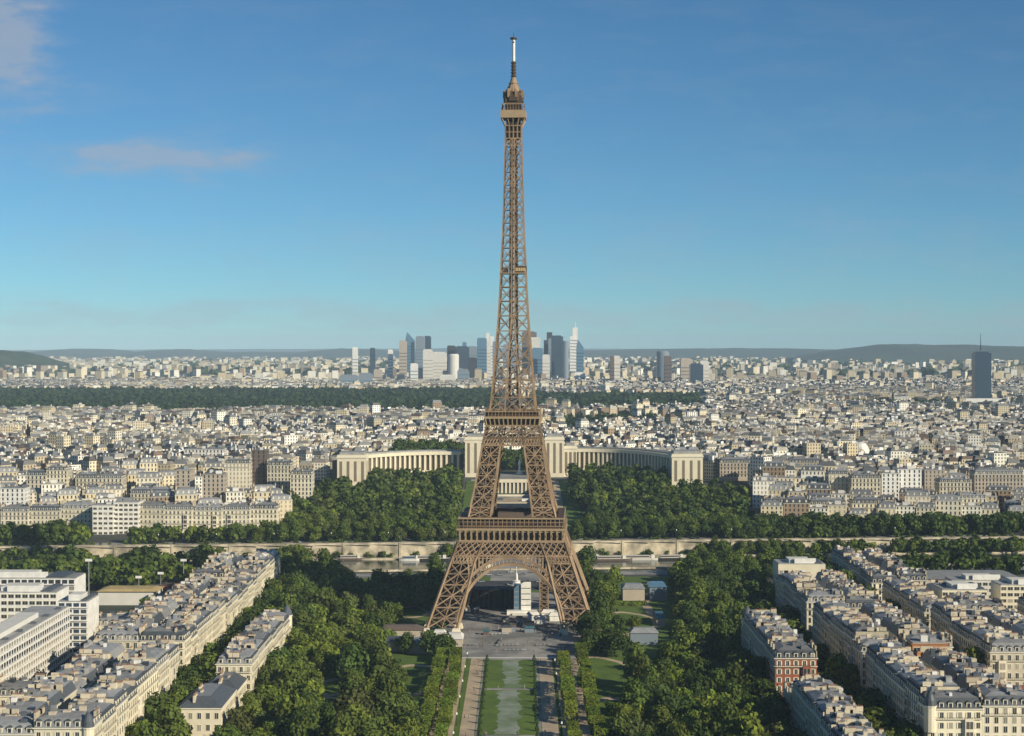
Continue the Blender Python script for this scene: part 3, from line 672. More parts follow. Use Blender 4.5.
# big white slab and its tower block, left edge
def slab(x0, x1, y0, y1, h, fl, label, side, name='office_slab', base=0.0, wm='white', bands=True, front=True, gl='glass', cat='office building'):
    o = empty(name, ((x0 + x1) / 2, (y0 + y1) / 2, base), label, cat); a, c = (x1 - x0) / 2, (y1 - y0) / 2; fh = h / fl
    b = MB(); b.box(-a, a, -c, c, -1, h, wm); b.build('wall', o)
    b = MB(); b.box(-a + .3, a - .3, -c + .3, c - .3, h, h + .5, 'zinc_top'); b.box(-a * .5, a * .4, -c * .7, c * .6, h + .5, h + 2.6, 'pale'); b.box(-a * .3, a * .6, -c * .9, -c * .8, h + .5, h + 3.4, 'white')
    for q in range(8): yy = -c + 2 * c * (q + .5) / 8; b.box(a * .6, a * .85, yy - 1, yy + 1, h + .5, h + 1.4, 'leafy' if False else 'slate')
    b.build('roof', o)
    for s, rz in side:
        ln, q = (a, c) if rz in (0, 180) else (c, a); n = max(2, int(2 * ln / 3.4))
        big = (n * fl) > 100 or 'tower block' in label
        for f in range(fl):
            if big:
                b = MB(); b.box(-ln + .4, ln - .4, -q - .04, -q + .02, f * fh + .9, f * fh + fh - .5, gl)
                for i in range(n + 1): u = -ln + .4 + (2 * ln - .8) * i / n; b.box(u - .35, u + .35, -q - .10, -q - .041, f * fh + .9, f * fh + fh - .5, wm)
                b.box(-ln, ln, -q - .9, -q - .04, f * fh + .35, f * fh + .9, wm, True)
                link('window_band', b.mesh('window_band'), o, None, R(rz))
            else:
                for i in range(n):
                    b = MB(); u = -ln + 2 * ln * (i + .5) / n
                    v = Matrix.Rotation(R(rz), 3, 'Z') @ Vector((u, -q, f * fh + .9)); link('window', WIN[2], o, v, R(rz), (min(1, 2 * ln / n / 3.2), 1, min(1, (fh - 1.1) / 1.8)))
    return o
slab(-224, -206, 600, 757, 30, 9, 'long white office slab with rows of window bands at the left edge', [('R', 90), ('F', 0)])
slab(-214, -199.5, 765, 785, 31, 10, 'white tower block with blue glazed front ending the long office slab', [('F', 0)], gl='darkglass')
slab(-262, -224, 800, 822, 30, 9, 'pale flat office wing behind the long slab at far left', [('F', 0)])
slab(-300, -226, 842, 862, 31, 9, 'white office block topped by plant rooms at far left behind the wing', [('F', 0)])
b = MB(); b.box(-17, 17, -9, 9, 0, 8, 'pale'); o = empty('sports_hall', (X(130, 960) , 960, 0), 'yellow roofed sports hall beside red courts left of the stone rows', 'sports hall')
b.build('wall', o); b = MB(); b.frustum(-18, 18, -10, 10, 8, 9.2, 4, 3, 'ochre'); b.build('roof', o)
sheet('sports_court', [(-222, 980), (-186, 980), (-186, 1030), (-222, 1030)], .06, 'court'); sheet('sports_court', [(-184, 930), (-196, 930), (-196, 975), (-184, 975)], .055, 'court')
slab(-262, -226, 700, 780, 12, 3, 'low dark service block hidden left of the long slab', [('F', 0)], wm='beige')
house(-196, 650, 20, 16, 13, R(0), 'haussmann', 'low stone house with slate roof squeezed between white slab and stone row', None, seed=71)
house(-195, 800, 16, 14, 15, R(0), 'haussmann', 'green tinted old house in front of the tower block gap', None, seed=72)
house(-197, 600, 20, 20, 10, R(0), 'haussmann', 'low dark roofed house under the near end of the white slab', None, seed=73, wallm='brick')

# right of the park
row(110, 127, 700, 776, 'L', 'shaded stone row right of park', 'shaded houses of the slim right row', 20, 22, 11)
house(118.5, 688.5, 17.5, 21, 21, 0, 'haussmann', 'red brick apartment house with cream bays in the slim row right of the park', None, wallm='brick', faces='FL', seed=81)
row(110.5, 126.5, 530, 640, 'L', 'shaded lower row right of park', 'shaded houses of the slim right row', 15, 18, 12)
house(118.5, 656, 15, 18, 9, 0, 'haussmann', 'low house with roof plants between the brick house and the lower row', None, seed=83)
row(148, 187, 578, 680, 'L', 'grey stone block at bottom right', 'stone houses of the wide right row', 21.5, 24, 13)
row(148, 187, 690, 800, 'L', 'stone middle block of wide right row', 'stone houses of the wide right row', 21, 24.5, 14)
row(149, 187, 822, 920, 'L', 'stone upper block of wide right row', 'stone houses of the wide right row', 19, 22, 15, detail=1)
slab(158, 186, 965, 985, 22, 6, 'blank cream gable building near the river right of the park', [], wm='stone2', cat='building')
row(206, 246, 700, 800, 'L', 'stone block across the treed avenue', 'houses across the treed avenue on the right', 18, 22, 16)
row(206, 246, 812, 905, 'L', 'upper block across the treed avenue', 'houses across the treed avenue on the right', 16, 20, 17, detail=1)
row(208, 240, 940, 1060, 'L', 'river end block across the treed avenue', 'houses across the treed avenue on the right', 14, 17, 18, detail=1)
row(258, 300, 720, 830, 'L', 'outer block near the right edge', 'houses near the right edge', 19, 22, 19, detail=1)
row(262, 300, 590, 690, 'L', 'corner block at right edge', 'houses near the right edge', 12, 15, 23, detail=1)
slab(228, 252, 862, 884, 22, 6, 'beige house with blank front right of the treed avenue', [('R', 0)], wm='stone2', cat='building')
slab(262, 290, 872, 890, 23, 7, 'cream modern apartment slab right of the beige house', [('F', 0)], wm='stone2', cat='apartment block')
slab(296, 330, 850, 872, 24, 7, 'cream stepped apartment block at the right edge below the market roof', [('F', 0)], wm='stone2', cat='apartment block')
slab(250, 285, 925, 940, 18, 5, 'pale long apartment block in front of the grey market roof', [('F', 0)], wm='pale', cat='apartment block')
o = empty('market_hall', (270, 1010, 0), 'long low hall with pale grey roof near the right bank of trees', 'hall'); b = MB(); b.box(-42, 42, -15, 15, 0, 9, 'beige'); b.build('wall', o); b = MB(); b.frustum(-43, 43, -16, 16, 9, 12, 8, 12, 'zinc', top='zinc_top'); b.build('roof', o)
o = empty('low_house', (218, 667, 0), 'low house with bright red tile roof at the right edge', 'house'); b = MB(); b.box(-17, 17, -9, 9, 0, 8, 'beige'); b.build('wall', o); b = MB(); b.frustum(-18, 18, -10, 10, 8, 12, 6, 9, 'redroof'); b.build('roof', o)
house(176, 690, 15, 12, 26, 0, 'modern', 'orange brick block rising behind the big bottom right block', None, wallm='orange', seed=90, faces='F', cat='building')

# ---------------------------------------------------------------- far bank row and the city on the slope
def gz(x, y): return ground_h(x, y) - .3
def hb(px0, px1, pytop, Z, dp, style, label, wallm=None, group=None, floors=None, faces='F', seed=0, detail=1, rot=0.0, cat='apartment building'):
    x0, x1 = X(px0, Z), X(px1, Z); z = gz((x0 + x1) / 2, Z); h = H(pytop, Z) - z - (4 if style != 'modern' else .5)
    return house((x0 + x1) / 2, Z + dp / 2, x1 - x0, dp, h, rot, style, label, group, faces=faces + ('R' if 'R' in faces else ''), z=z, floors=floors, seed=seed, wallm=wallm, detail=detail, cat=cat)
k = 0
for px0, px1, top, Z, st, wm_, lab in [
    (0, 28, 507, 1275, 'h', None, 'stone quay house at the far left edge behind river trees'), (28, 60, 506, 1278, 'h', None, 'stone quay house second from left edge behind river trees'),
    (60, 91, 504, 1280, 'h', None, 'stone quay house touching the white modern block on its left'),
    (92, 113, 505, 1262, 'm', 'white', 'white gridded modern block on the far quay, left half'), (113, 138, 502, 1266, 'm', 'white', 'white modern block with green tinted balconies on the far quay, right half'),
    (139, 164, 504, 1272, 'h', None, 'stone quay house right beside the white modern block'), (164, 192, 505, 1272, 'h', None, 'stone quay house second right of the white modern block'),
    (192, 222, 506, 1274, 'h', None, 'stone quay house with steep mansard, third right of the white modern block'), (222, 250, 505, 1276, 'h', None, 'stone quay house fourth right of the white modern block'),
    (250, 277, 504, 1278, 'h', None, 'stone quay house ending the row beside the palace garden trees'),
    (26, 46, 471, 1400, 'h', 'stone', 'old mansard building left part behind the quay row'), (46, 67, 466, 1400, 'h', 'stone2', 'old mansard building with taller right pavilion behind the quay row'),
    (75, 98, 474, 1400, 'h', None, 'long stone house behind quay, left half, slate roof'), (98, 122, 474, 1400, 'h', None, 'long stone house behind quay, right half, slate roof'),
    (175, 191, 470, 1370, 'm', 'beige', 'tall tan slab tower block left of its twin'), (202, 224, 474, 1360, 'm', 'beige', 'lower tan tower block right of its twin'),
    (184, 223, 449, 1620, 'm', 'pale', 'wide modern office building with white bands on the slope'),
    (225, 250, 459, 1430, 'h', None, 'tall stone house between tan tower and dark gable'), (251, 266, 450, 1440, 'm', 'brown', 'tall dark gabled tower block amid stone houses'),
    (267, 291, 461, 1430, 'h', None, 'big stone corner house right of the dark gable'), (290, 312, 470, 1400, 'h', None, 'stone corner house touching the palace garden trees'),
    (0, 24, 488, 1330, 'm', 'white', 'white block at left edge above the quay row'), (130, 170, 489, 1350, 'h', None, 'wide stone house directly above the white modern block'),
    (380, 398, 439, 1820, 'm', 'stone2', 'cream block standing above the left palace wing'),
    (720, 754, 459, 1560, 'h', 'beige', 'long shaded grey block right of palace, left third'), (754, 788, 459, 1562, 'h', 'beige', 'long shaded grey block right of palace, middle third'), (788, 823, 459, 1564, 'h', 'beige', 'long shaded grey block right of palace, right third'),
    (776, 824, 478, 1440, 'm', 'stone2', 'cream block with dark banded windows below the long grey block'), (800, 831, 485, 1400, 'm', 'stone2', 'cream flat building right of the banded block'),
    (829, 849, 470, 1420, 'h', None, 'tall cream corner house left of the office grid'), (852, 881, 474, 1400, 'h', None, 'tall cream stone house touching the office grid on its left'),
    (853, 886, 499, 1330, 'h', 'stone2', 'cream stone mansion in front of the office grid behind quay trees'),
    (882, 900, 473, 1400, 'm', 'white', 'white gridded office building, lower left wing'), (898, 922, 469, 1410, 'm', 'white', 'white gridded office building, taller right wing'),
    (956, 987, 494, 1330, 'h', 'stone', 'low wide pavilion with beige roof near right edge'), (790, 808, 497, 1330, 'h', 'white', 'white stone house behind quay trees left of cream mansion'),
    (810, 846, 500, 1320, 'h', None, 'stone house with busy roof left of cream mansion behind quay trees'), (765, 789, 498, 1330, 'h', None, 'slate roofed stone house by the right garden edge behind quay trees'),
    (895, 917, 431, 2000, 'm', 'pale', 'pale broad slab in the city left of the dark tower'), (940, 972, 478, 1400, 'h', None, 'shaded stone house with white front right of the office grid'),
    (975, 1024, 470, 1420, 'h', 'beige', 'long grey roofed house at the right edge on the slope'), (925, 945, 470, 1440, 'm', 'beige', 'dark grey block just right of the office grid')]:
    k += 1; hb(px0, px1, top, Z, 16 if Z < 1600 else 20, 'modern' if st == 'm' else 'haussmann', lab, wallm=wm_, seed=200 + k, detail=1 if (px1 - px0) < 18 or Z > 1300 else 2, faces='FR' if px0 < 512 else 'FL')

# palace with curved colonnaded wings
PAL = empty('palace', (0, 1600, 23), 'cream stone palace with two curved colonnaded wings behind the tower', 'palace')
def bez(p0, p1, p2, t): return ((1 - t) ** 2 * p0[0] + 2 * t * (1 - t) * p1[0] + t * t * p2[0], (1 - t) ** 2 * p0[1] + 2 * t * (1 - t) * p1[1] + t * t * p2[1])
def wing(p0, p1, p2, n, ztop, nm):
    b = MB(); pil = MB(); base = 23
    L = [bez(p0, p1, p2, i / n) for i in range(n + 1)]
    for i in range(n):
        (ax, ay), (bx, by) = L[i], L[i + 1]; l = math.hypot(bx - ax, by - ay); ux, uy = (bx - ax) / l, (by - ay) / l
        nx, ny = (uy, -ux) if (uy * 0 - ux) < 0 else (-uy, ux)   # towards the camera
        if ny > 0: nx, ny = -nx, -ny
        q = lambda u, d, z: (ax + ux * u + nx * d, ay + uy * u + ny * d - 1600, z - base)
        def blk(B, u0, u1, d0, d1, z0, z1, m):
            c = [q(u0, d0, z0), q(u1, d0, z0), q(u1, d1, z0), q(u0, d1, z0), q(u0, d0, z1), q(u1, d0, z1), q(u1, d1, z1), q(u0, d1, z1)]
            for f in [(0, 1, 5, 4), (1, 2, 6, 5), (2, 3, 7, 6), (3, 0, 4, 7), (4, 5, 6, 7)]: B.face([c[k] for k in f], m)
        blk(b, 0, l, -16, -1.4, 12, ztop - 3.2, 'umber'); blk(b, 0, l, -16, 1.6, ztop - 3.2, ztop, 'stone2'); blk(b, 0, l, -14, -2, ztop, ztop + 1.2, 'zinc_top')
        blk(b, 0, l, -1.4, 1.6, 10, 29, 'stone2'); blk(pil, l * .32, l * .68, -1.3, 1.0, 29, ztop - 3.2, 'stone2')
    w_ = b.build('wing', PAL); pil.build('pillar_row', w_)
wing((X(461, 1612), 1612), (-118, 1622), (X(347, 1530), 1530), 23, 47.5, 'l')
wing((X(572, 1640), 1640), (128, 1645), (X(672, 1545), 1545), 26, 48.5, 'r')
def pav(px0, px1, pyt, Z, dp, nm):
    x0, x1 = X(px0, Z), X(px1, Z); top = H(pyt, Z); b = MB(); a = (x1 - x0) / 2; cx = (x0 + x1) / 2
    yy = Z - 1600; b.box(cx - a, cx + a, yy, yy + dp, -12, top - 23, 'stone2'); b.box(cx - a - .6, cx + a + .6, yy - .6, yy + dp, top - 26, top - 24.5, 'trim', True)
    b.box(cx - a + 2, cx + a - 2, yy + 2, yy + dp - 2, top - 23, top - 20.5, 'zinc_top')
    n = 3 if (px1 - px0) < 24 else 4; h0, h1 = (4, top - 29)
    for i in range(n):
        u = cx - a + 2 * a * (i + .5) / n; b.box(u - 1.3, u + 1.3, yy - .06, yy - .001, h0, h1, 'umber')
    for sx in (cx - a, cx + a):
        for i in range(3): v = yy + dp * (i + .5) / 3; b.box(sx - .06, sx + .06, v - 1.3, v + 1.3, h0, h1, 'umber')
    b.build('pavilion', PAL)
pav(465, 486, 437, 1600, 24, ''); pav(545, 564, 437, 1600, 24, ''); pav(564, 577, 446, 1604, 20, '')
pav(337, 366, 455, 1500, 24, ''); pav(672, 703, 454, 1500, 30, '')
# terrace below the esplanade
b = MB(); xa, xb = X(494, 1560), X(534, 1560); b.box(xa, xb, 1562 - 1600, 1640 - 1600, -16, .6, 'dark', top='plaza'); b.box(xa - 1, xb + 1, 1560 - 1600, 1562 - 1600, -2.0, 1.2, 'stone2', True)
tr = b.build('terrace', PAL); b = MB()
for i in range(11): u = xa + (xb - xa) * i / 10; b.box(u - .85, u + .85, -39.6, -38, -13, -2, 'stone2')
b.build('pillar_row', tr); b = MB(); b.box(xa - 6, xb + 6, -70, -39.7, -17, -13.2, 'plaza'); b.box(xa - 3, xb + 3, -62, -60, -17, -11.5, 'stone2'); b.build('step', tr)
b = MB()
for s in (-1, 1): b.box(xa - 22 if s < 0 else xb + 2, xa - 2 if s < 0 else xb + 22, -44, -30, -12, 0.3, 'stone2', top='plaza')
b.build('ramp', tr)
o = empty('statue', (X(519.5, 1630), 1630, 23.6), 'slim white monument standing on the esplanade seen between the tower legs', 'statue')
b = MB(); b.lathe([(2.2, 0), (1.8, 3), (1.1, 3.4), (.9, 9), (1.3, 11), (.8, 13), (.3, 15)], 'white', 8); b.build('figure', o); b = MB(); b.box(-3, 3, -3, 3, -.5, 1.6, 'stone2'); b.build('plinth', o)
# lawns and pale walks running down from the terrace
for s, (pa, pb) in ((-1, (462, 478)), (1, (560, 580))):
    b = MB(); c2 = MB(); n = 24
    for i in range(n):
        y0, y1 = 1262 + 290 * i / n, 1262 + 290 * (i + 1) / n; xa0, xb0 = X(pa, 1400), X(pb, 1400); g0, g1 = [max(ground_h(xa0, q), ground_h(xb0, q)) + .5 for q in (y0, y1)]
        b.face([(xa0, y0, g0), (xb0, y0, g0), (xb0, y1, g1), (xa0, y1, g1)], 'grass'); e = xb0 if s < 0 else xa0
        c2.face([(e - 3, y0, g0 + .05), (e + 3, y0, g0 + .05), (e + 3, y1, g1 + .05), (e - 3, y1, g1 + .05)], 'gravel')
    struct(b.build('lawn')); struct(c2.build('path'))
# sloping basins
b = MB(); b.box(xa + 1, xb - 1, 1352, 1484, 0, 8.4, 'quay', top='basin')
for q in (xa, xb - 1): b.box(q, q + 1, 1352, 1484, 0, 9.0, 'stone2')
tag(b.build('fountain_basin'), 'long dark water basin below the palace terrace behind the tower', 'fountain')
b = MB(); b.box(xa - 3, xb + 3, 1485, 1529, 3, 9.0, 'stone2', top='gravel'); b.box(xb - 12, xb - 3, 1500, 1506, 9, 11, 'white'); b.box(xa + 3, xa + 9, 1508, 1514, 9, 10.6, 'slate'); tag(b.build('fountain_terrace'), 'pale stone terrace between the dark basin and the palace pillars', 'terrace')

# ---------------------------------------------------------------- individual city houses on the slope, then the far mass
TINTS = [(.70, .62, .44), (.66, .57, .39), (.72, .66, .52), (.78, .75, .64), (.56, .47, .32), (.46, .39, .27), (.64, .54, .35), (.82, .79, .70), (.30, .22, .15), (.70, .62, .45)]
RTINT = [(.16, .165, .17), (.20, .20, .20), (.11, .12, .13), (.26, .25, .23), (.18, .16, .14), (.32, .29, .23), (.14, .10, .08), (.42, .40, .34), (.14, .15, .155)]
def mat_from(name, c, **k):
    M[name] = mat(name, c, **k); return name
for i, c in enumerate(TINTS): mat_from('render_wall_%d' % i, c, rough=.85, noise=.1, scale=.15, rand=.08)
EXCL = []   # zones kept clear: (x0,x1,y0,y1)
occupied = []
for o in list(bpy.data.objects):
    if o.parent is None and o.get('category') in ('apartment building', 'building', 'apartment block', 'office building') and o.location.y > 1100: occupied.append((o.location.x, o.location.y))
def in_garden(x, y):
    px = 512 + F * x / y
    if y < 1575 and 283 < px < 470 and y > 1200: return True
    if y < 1565 and 560 < px < 755 and y > 1200: return True
    if 458 < px < 572 and y < 1700: return True
    if 492 < px < 544 and y < 1850: return True
    if 330 < px < 470 and y < 1640: return True
    if 560 < px < 705 and y < 1665: return True
    if 395 < px < 470 and 1640 < y < 1800: return True
    return False
def forest(x, y):
    px = 512 + F * x / y
    if px < 705: return 2780 + (px > 540) * 150 < y < (4350 if px < 490 else 3950)
    return False
PROTO = []
for k in range(14):
    r = random.Random(400 + k); fw, dp, h = r.uniform(13, 22), r.uniform(11, 15), r.uniform(15, 22); a, c = fw / 2, dp / 2
    wm = 'render_wall_%d' % (k % 10); b = MB(); b.box(-a, a, -c, c, -8, h, wm); b.box(-a - .3, a + .3, -c - .3, c + .3, h - .3, h, 'trim', True)
    fl = int(h / 3.2); fh = h / fl
    for f in range(fl):
        for s, ln, q in ((0, a, c), (1, c, a)):
            n = int(2 * ln / 3)
            for i in range(n):
                u = -ln + 2 * ln * (i + .5) / n; z0 = f * fh + .7; z1 = z0 + fh * .6
                if s == 0: b.box(u - .55, u + .55, -q - .05, -q + .01, z0, z1, 'glass')
                else: b.box(q - .01, q + .05, u - .55, u + .55, z0, z1, 'glass'); b.box(-q - .05, -q + .01, u - .55, u + .55, z0, z1, 'glass')
    wallme = b.mesh('wall'); b = MB()
    if k % 4 == 3:
        b.box(-a + .4, a - .4, -c + .4, c - .4, h, h + .5, 'zinc_top'); b.box(-2, 3, -2, 2, h + .5, h + 3, 'pale'); b.box(-a + 1, -a + 3, -1, 2, h + .5, h + 1.8, 'white')
    else:
        b.frustum(-a, a, -c, c, h, h + 3.4, 1.2, 1.2, r.choice(['slate', 'zinc']), top='zinc_top'); b.frustum(-a + 1.2, a - 1.2, -c + 1.2, c - 1.2, h + 3.4, h + 4.2, 3, 3, 'zinc', top='zinc_top')
        for i in range(4): x = -a + 2 * a * (i + .5) / 4; b.box(x - .6, x + .6, -c + .3, -c + 1.6, h + .6, h + 2.6, 'trim')
    roofme = b.mesh('roof'); PROTO.append((wallme, roofme, fw, dp, h, ['cream', 'tan', 'pale', 'white', 'ochre', 'brown', 'sandy', 'bright white', 'dark brown', 'cream'][k % 10], k % 4 == 3))
LMK = [('left palace wing', X(400, 1600), 1600), ('right palace wing', X(630, 1600), 1600), ('white modern quay block', X(115, 1265), 1265), ('white office grid', X(905, 1400), 1400), ('dark gabled tower block', X(258, 1440), 1440), ('long grey block', X(770, 1560), 1560), ('pale slab left of dark tower', X(905, 2000), 2000), ('far left quay house', X(12, 1275), 1275), ('beige pavilion at right edge', X(970, 1330), 1330)]
cnt = {}
cand = []; rr = random.Random(55)
y = 1300.0
while y < 2050:
    x = X(-20, y)
    while x < X(1044, y):
        k = rr.randint(0, 13); fw = PROTO[k][2]
        if not in_garden(x + fw / 2, y) and all(abs(x + fw / 2 - ox) > 19 or abs(y - oy) > 22 for ox, oy in occupied) and not (forest(x, y)):
            if rr.random() < .93: cand.append((x + fw / 2, y + rr.uniform(-3, 3), k, rr.uniform(-.06, .06) + .25 * math.sin(x * .004 + y * .002)))
        x += fw + (.4 if rr.random() < .75 else rr.uniform(5, 16))
    y += rr.uniform(19, 27)
cand.sort(key=lambda t: t[1])
IND = 125
for (x, y, k, rt) in cand[:IND]:
    me_w, me_r, fw, dp, h, cname, flat = PROTO[k]
    d_, lm = min(((math.hypot(x - lx, (y - ly)), nm) for nm, lx, ly in LMK)); cnt.setdefault(lm, []).append(1)
    o = empty('town_house', (x, y, gz(x, y)), '%s town house, %s roof, number %d outward from the %s' % (cname, 'flat' if flat else 'mansard', len(cnt[lm]), lm), 'town house', 'town houses on the slope beyond the river', rt)
    link('wall', me_w, o); rf = link('roof', me_r, o); s = rr.uniform(.85, 1.2); o.scale = (1, 1, s)
    for q in range(3): link('chimney', CHIM[(k + q) % 5], rf, (rr.choice((-1, 1)) * fw * .45, rr.uniform(-4, 4), h + (0.3 if flat else 3)), R(90))

# the rest of the city: one mass, walls tinted per house, laid out in districts with streets
class Big:
    def __init__(s): s.V = []; s.T = []; s.UV = []; s.N = 0
    def quads(s, v, tint, uv):    # v (n,4,3)
        s.V.append(v.reshape(-1, 3)); s.T.append(np.repeat(tint, 4, axis=0)); s.UV.append(uv.reshape(-1, 2)); s.N += len(v)
    def build(s, name, matname):
        V = np.concatenate(s.V); n = len(V); me = bpy.data.meshes.new(name); me.vertices.add(n); me.vertices.foreach_set('co', V.astype(np.float32).ravel())
        me.loops.add(n); me.loops.foreach_set('vertex_index', np.arange(n, dtype=np.int32)); me.polygons.add(n // 4)
        me.polygons.foreach_set('loop_start', np.arange(0, n, 4, dtype=np.int32)); me.update(calc_edges=True)
        T = np.concatenate(s.T); ca = me.color_attributes.new('tint', 'FLOAT_COLOR', 'CORNER'); ca.data.foreach_set('color', np.hstack([T, np.ones((n, 1))]).astype(np.float32).ravel())
        u = me.uv_layers.new(name='uv'); u.data.foreach_set('uv', np.concatenate(s.UV).astype(np.float32).ravel())
        me.materials.append(M[matname]); me.validate(); return me
ng = np.random.default_rng(11)
def boxes(W, Rf, cx, cy, z0, z1, a, c, rot, tw, tr_, mans):
    """vectorised boxes with mansard tops; W walls, Rf roofs"""
    n = len(cx); cs, sn = np.cos(rot), np.sin(rot)
    def pt(sx, sy, z, k=1.0, ka=0):
        lx = sx * (a - ka); ly = sy * (c - ka); return np.stack([cx + lx * cs - ly * sn, cy + lx * sn + ly * cs, z], 1)
    C = [(-1, -1), (1, -1), (1, 1), (-1, 1)]
    for k in range(4):
        p, q = C[k], C[(k + 1) % 4]; v = np.stack([pt(*p, z0), pt(*q, z0), pt(*q, z1), pt(*p, z1)], 1)
        ln = 2 * (a if k % 2 == 0 else c); hh = z1 - z0; off = np.floor(hh / 3.3) * 3.3 - hh; uv = np.zeros((n, 4, 2)); nf = np.round(ln / 3.2) * 3.2
        uv[:, 1, 0] = nf; uv[:, 2, 0] = nf; uv[:, 0, 1] = off; uv[:, 1, 1] = off; uv[:, 2, 1] = hh + off; uv[:, 3, 1] = hh + off
        W.quads(v, tw, uv)
    rh = np.where(mans, ng.uniform(2.5, 4.5, n), .1); ki = np.where(mans, 1.6, .05)
    for k in range(4):
        p, q = C[k], C[(k + 1) % 4]; Rf.quads(np.stack([pt(*p, z1), pt(*q, z1), pt(*q, z1 + rh, 1, ki), pt(*p, z1 + rh, 1, ki)], 1), tr_ * np.where(mans, .8, 1)[:, None], np.zeros((n, 4, 2)))
    Rf.quads(np.stack([pt(*C[0], z1 + rh, 1, ki), pt(*C[1], z1 + rh, 1, ki), pt(*C[2], z1 + rh, 1, ki), pt(*C[3], z1 + rh, 1, ki)], 1), tr_, np.zeros((n, 4, 2)))
    return z1 + rh
W_, R_ = Big(), Big(); TREES_FAR = []
def gv(x, y):
    def sm(a, b, t): t = np.clip((t - a) / (b - a), 0, 1); return t * t * (3 - 2 * t)
    return 5.5 * sm(1212, 1214, y - .08 * x) + 17.5 * sm(1300, 1560, y - .08 * x) + 5 * sm(1700, 2600, y)
# districts: Voronoi cells with their own street angle
sites = np.array([(ng.uniform(-1, 1) * .34 * yy, yy) for yy in np.concatenate([ng.uniform(1250, 4000, 60), ng.uniform(4000, 14000, 90)])]); sang = ng.uniform(-.8, .8, len(sites))
zones = [(1280, 2300, 1.0), (2300, 3400, 1.15), (3400, 5200, 1.3), (5200, 8000, 1.75), (8000, 13500, 2.7)]
for (ya, yb, gs) in zones:
    bw, bd, st = 66 * gs, 52 * gs, 15 * gs; yy = ya
    xs, ys_ = [], []
    ext = .36 * yb + 150; g = 12.6 * gs ** .9
    gx, gy = np.meshgrid(np.arange(-ext, ext, g), np.arange(ya, yb, g * .98)); gx = gx.ravel() + ng.uniform(-1, 1, gx.size) * g * .1; gy = gy.ravel() + ng.uniform(-1, 1, gy.size) * g * .1
    keep = np.abs(gx) < gy * .335 + 30; gx, gy = gx[keep], gy[keep]
    near = np.array([np.argmin((sites[:, 0] - x) ** 2 + (sites[:, 1] - y) ** 2) for x, y in zip(gx, gy)]) if len(gx) < 400000 else np.zeros(len(gx), int)
    ang = sang[near]
    u = gx * np.cos(ang) + gy * np.sin(ang); v = -gx * np.sin(ang) + gy * np.cos(ang)
    bu, bv = np.mod(u, bw + st), np.mod(v, bd + st)
    # keep perimeter of blocks, leave streets and courtyards
    street = (bu > bw) | (bv > bd); court = (np.abs(bu - bw / 2) < bw / 2 - 19 * gs ** .8) & (np.abs(bv - bd / 2) < bd / 2 - 17 * gs ** .8)
    ok = ~street & (~court | (ng.random(len(gx)) < .25))
    ok &= ~np.array([in_garden(x, y) or forest(x, y) for x, y in zip(gx, gy)])
    if ya < 2300:
        for ox, oy in occupied: ok &= ~((np.abs(gx - ox) < 20) & (np.abs(gy - oy) < 20))
        if len(cand) > IND:
            ylim = cand[IND - 1][1]; ok &= gy > ylim + 14
    # big green gaps
    gn = np.sin(gx * .0041 + 1.3) * np.sin(gy * .0031 + gx * .0012) + .5 * np.sin(gx * .011 + 2) * np.sin(gy * .009)
    px_ = 512 + F * gx / gy; thr = np.where(px_ > 560, .70, .98); green = gn > thr
    tf = ok & (green | (ng.random(len(gx)) < (.05 if ya < 3000 else .09))); ok &= ~tf
    TREES_FAR.append(np.stack([gx[tf], gy[tf], np.full(tf.sum(), gs)], 1))
    cs_ = street & (ng.random(len(gx)) < .16) & ~np.array([in_garden(x, y) or forest(x, y) for x, y in zip(gx, gy)])
    if ya < 5000 and (gy[cs_] > (cand[IND - 1][1] if len(cand) > IND else 0)).any():
        q = cs_ & (gy > cand[IND - 1][1] + 10); TREES_FAR.append(np.stack([gx[q], gy[q], np.full(q.sum(), .7)], 1))
    gx, gy, ang = gx[ok], gy[ok], ang[ok]; n = len(gx)
    far = ya > 4000
    h = ng.uniform(14, 20, n) + 2.5 * np.sin(gx * .013) * np.sin(gy * .017) + (ng.random(n) < .025) * ng.uniform(4, 12, n)
    if far: h = ng.uniform(7, 19, n) + (ng.random(n) < .07) * ng.uniform(10, 35, n)
    a = g * .5 * ng.uniform(.85, 1.25, n); c = g * .5 * ng.uniform(.8, 1.1, n)
    ti = np.array(TINTS)[ng.integers(0, len(TINTS), n)] * ng.uniform(.82, 1.2, (n, 1)); ri = np.array(RTINT)[ng.integers(0, len(RTINT), n)] * ng.uniform(.6, 1.6, (n, 1))
    z0 = gv(gx, gy) - 2; mans = ng.random(n) < (.65 if not far else .35)
    zt = boxes(W_, R_, gx, gy, z0, z0 + 2 + h, a, c, ang + (ng.random(n) < .5) * math.pi / 2 * 0, ti, ri, mans)
    # chimneys, lift houses
    if ya < 4000:
        for rep in range(2 if ya < 2300 else 1):
            m_ = ng.random(n) < .75; k_ = m_.sum(); ox = ng.uniform(-.8, .8, k_) * a[m_]; oy = ng.uniform(-.8, .8, k_) * c[m_]
            ct = np.where((ng.random(k_) < .5)[:, None], np.array([[.55, .49, .38]]), np.array([[.75, .73, .68]])) * ng.uniform(.7, 1.2, (k_, 1))
            boxes(R_, R_, gx[m_] + ox * np.cos(ang[m_]) - oy * np.sin(ang[m_]), gy[m_] + ox * np.sin(ang[m_]) + oy * np.cos(ang[m_]), zt[m_] - 2, zt[m_] + ng.uniform(.8, 2.8, k_), ng.uniform(.5, 2.6, k_), ng.uniform(.4, 1.2, k_), ang[m_], ct, ct, np.zeros(k_, bool))
cityroot = empty('city_blocks', (0, 0, 0)); 
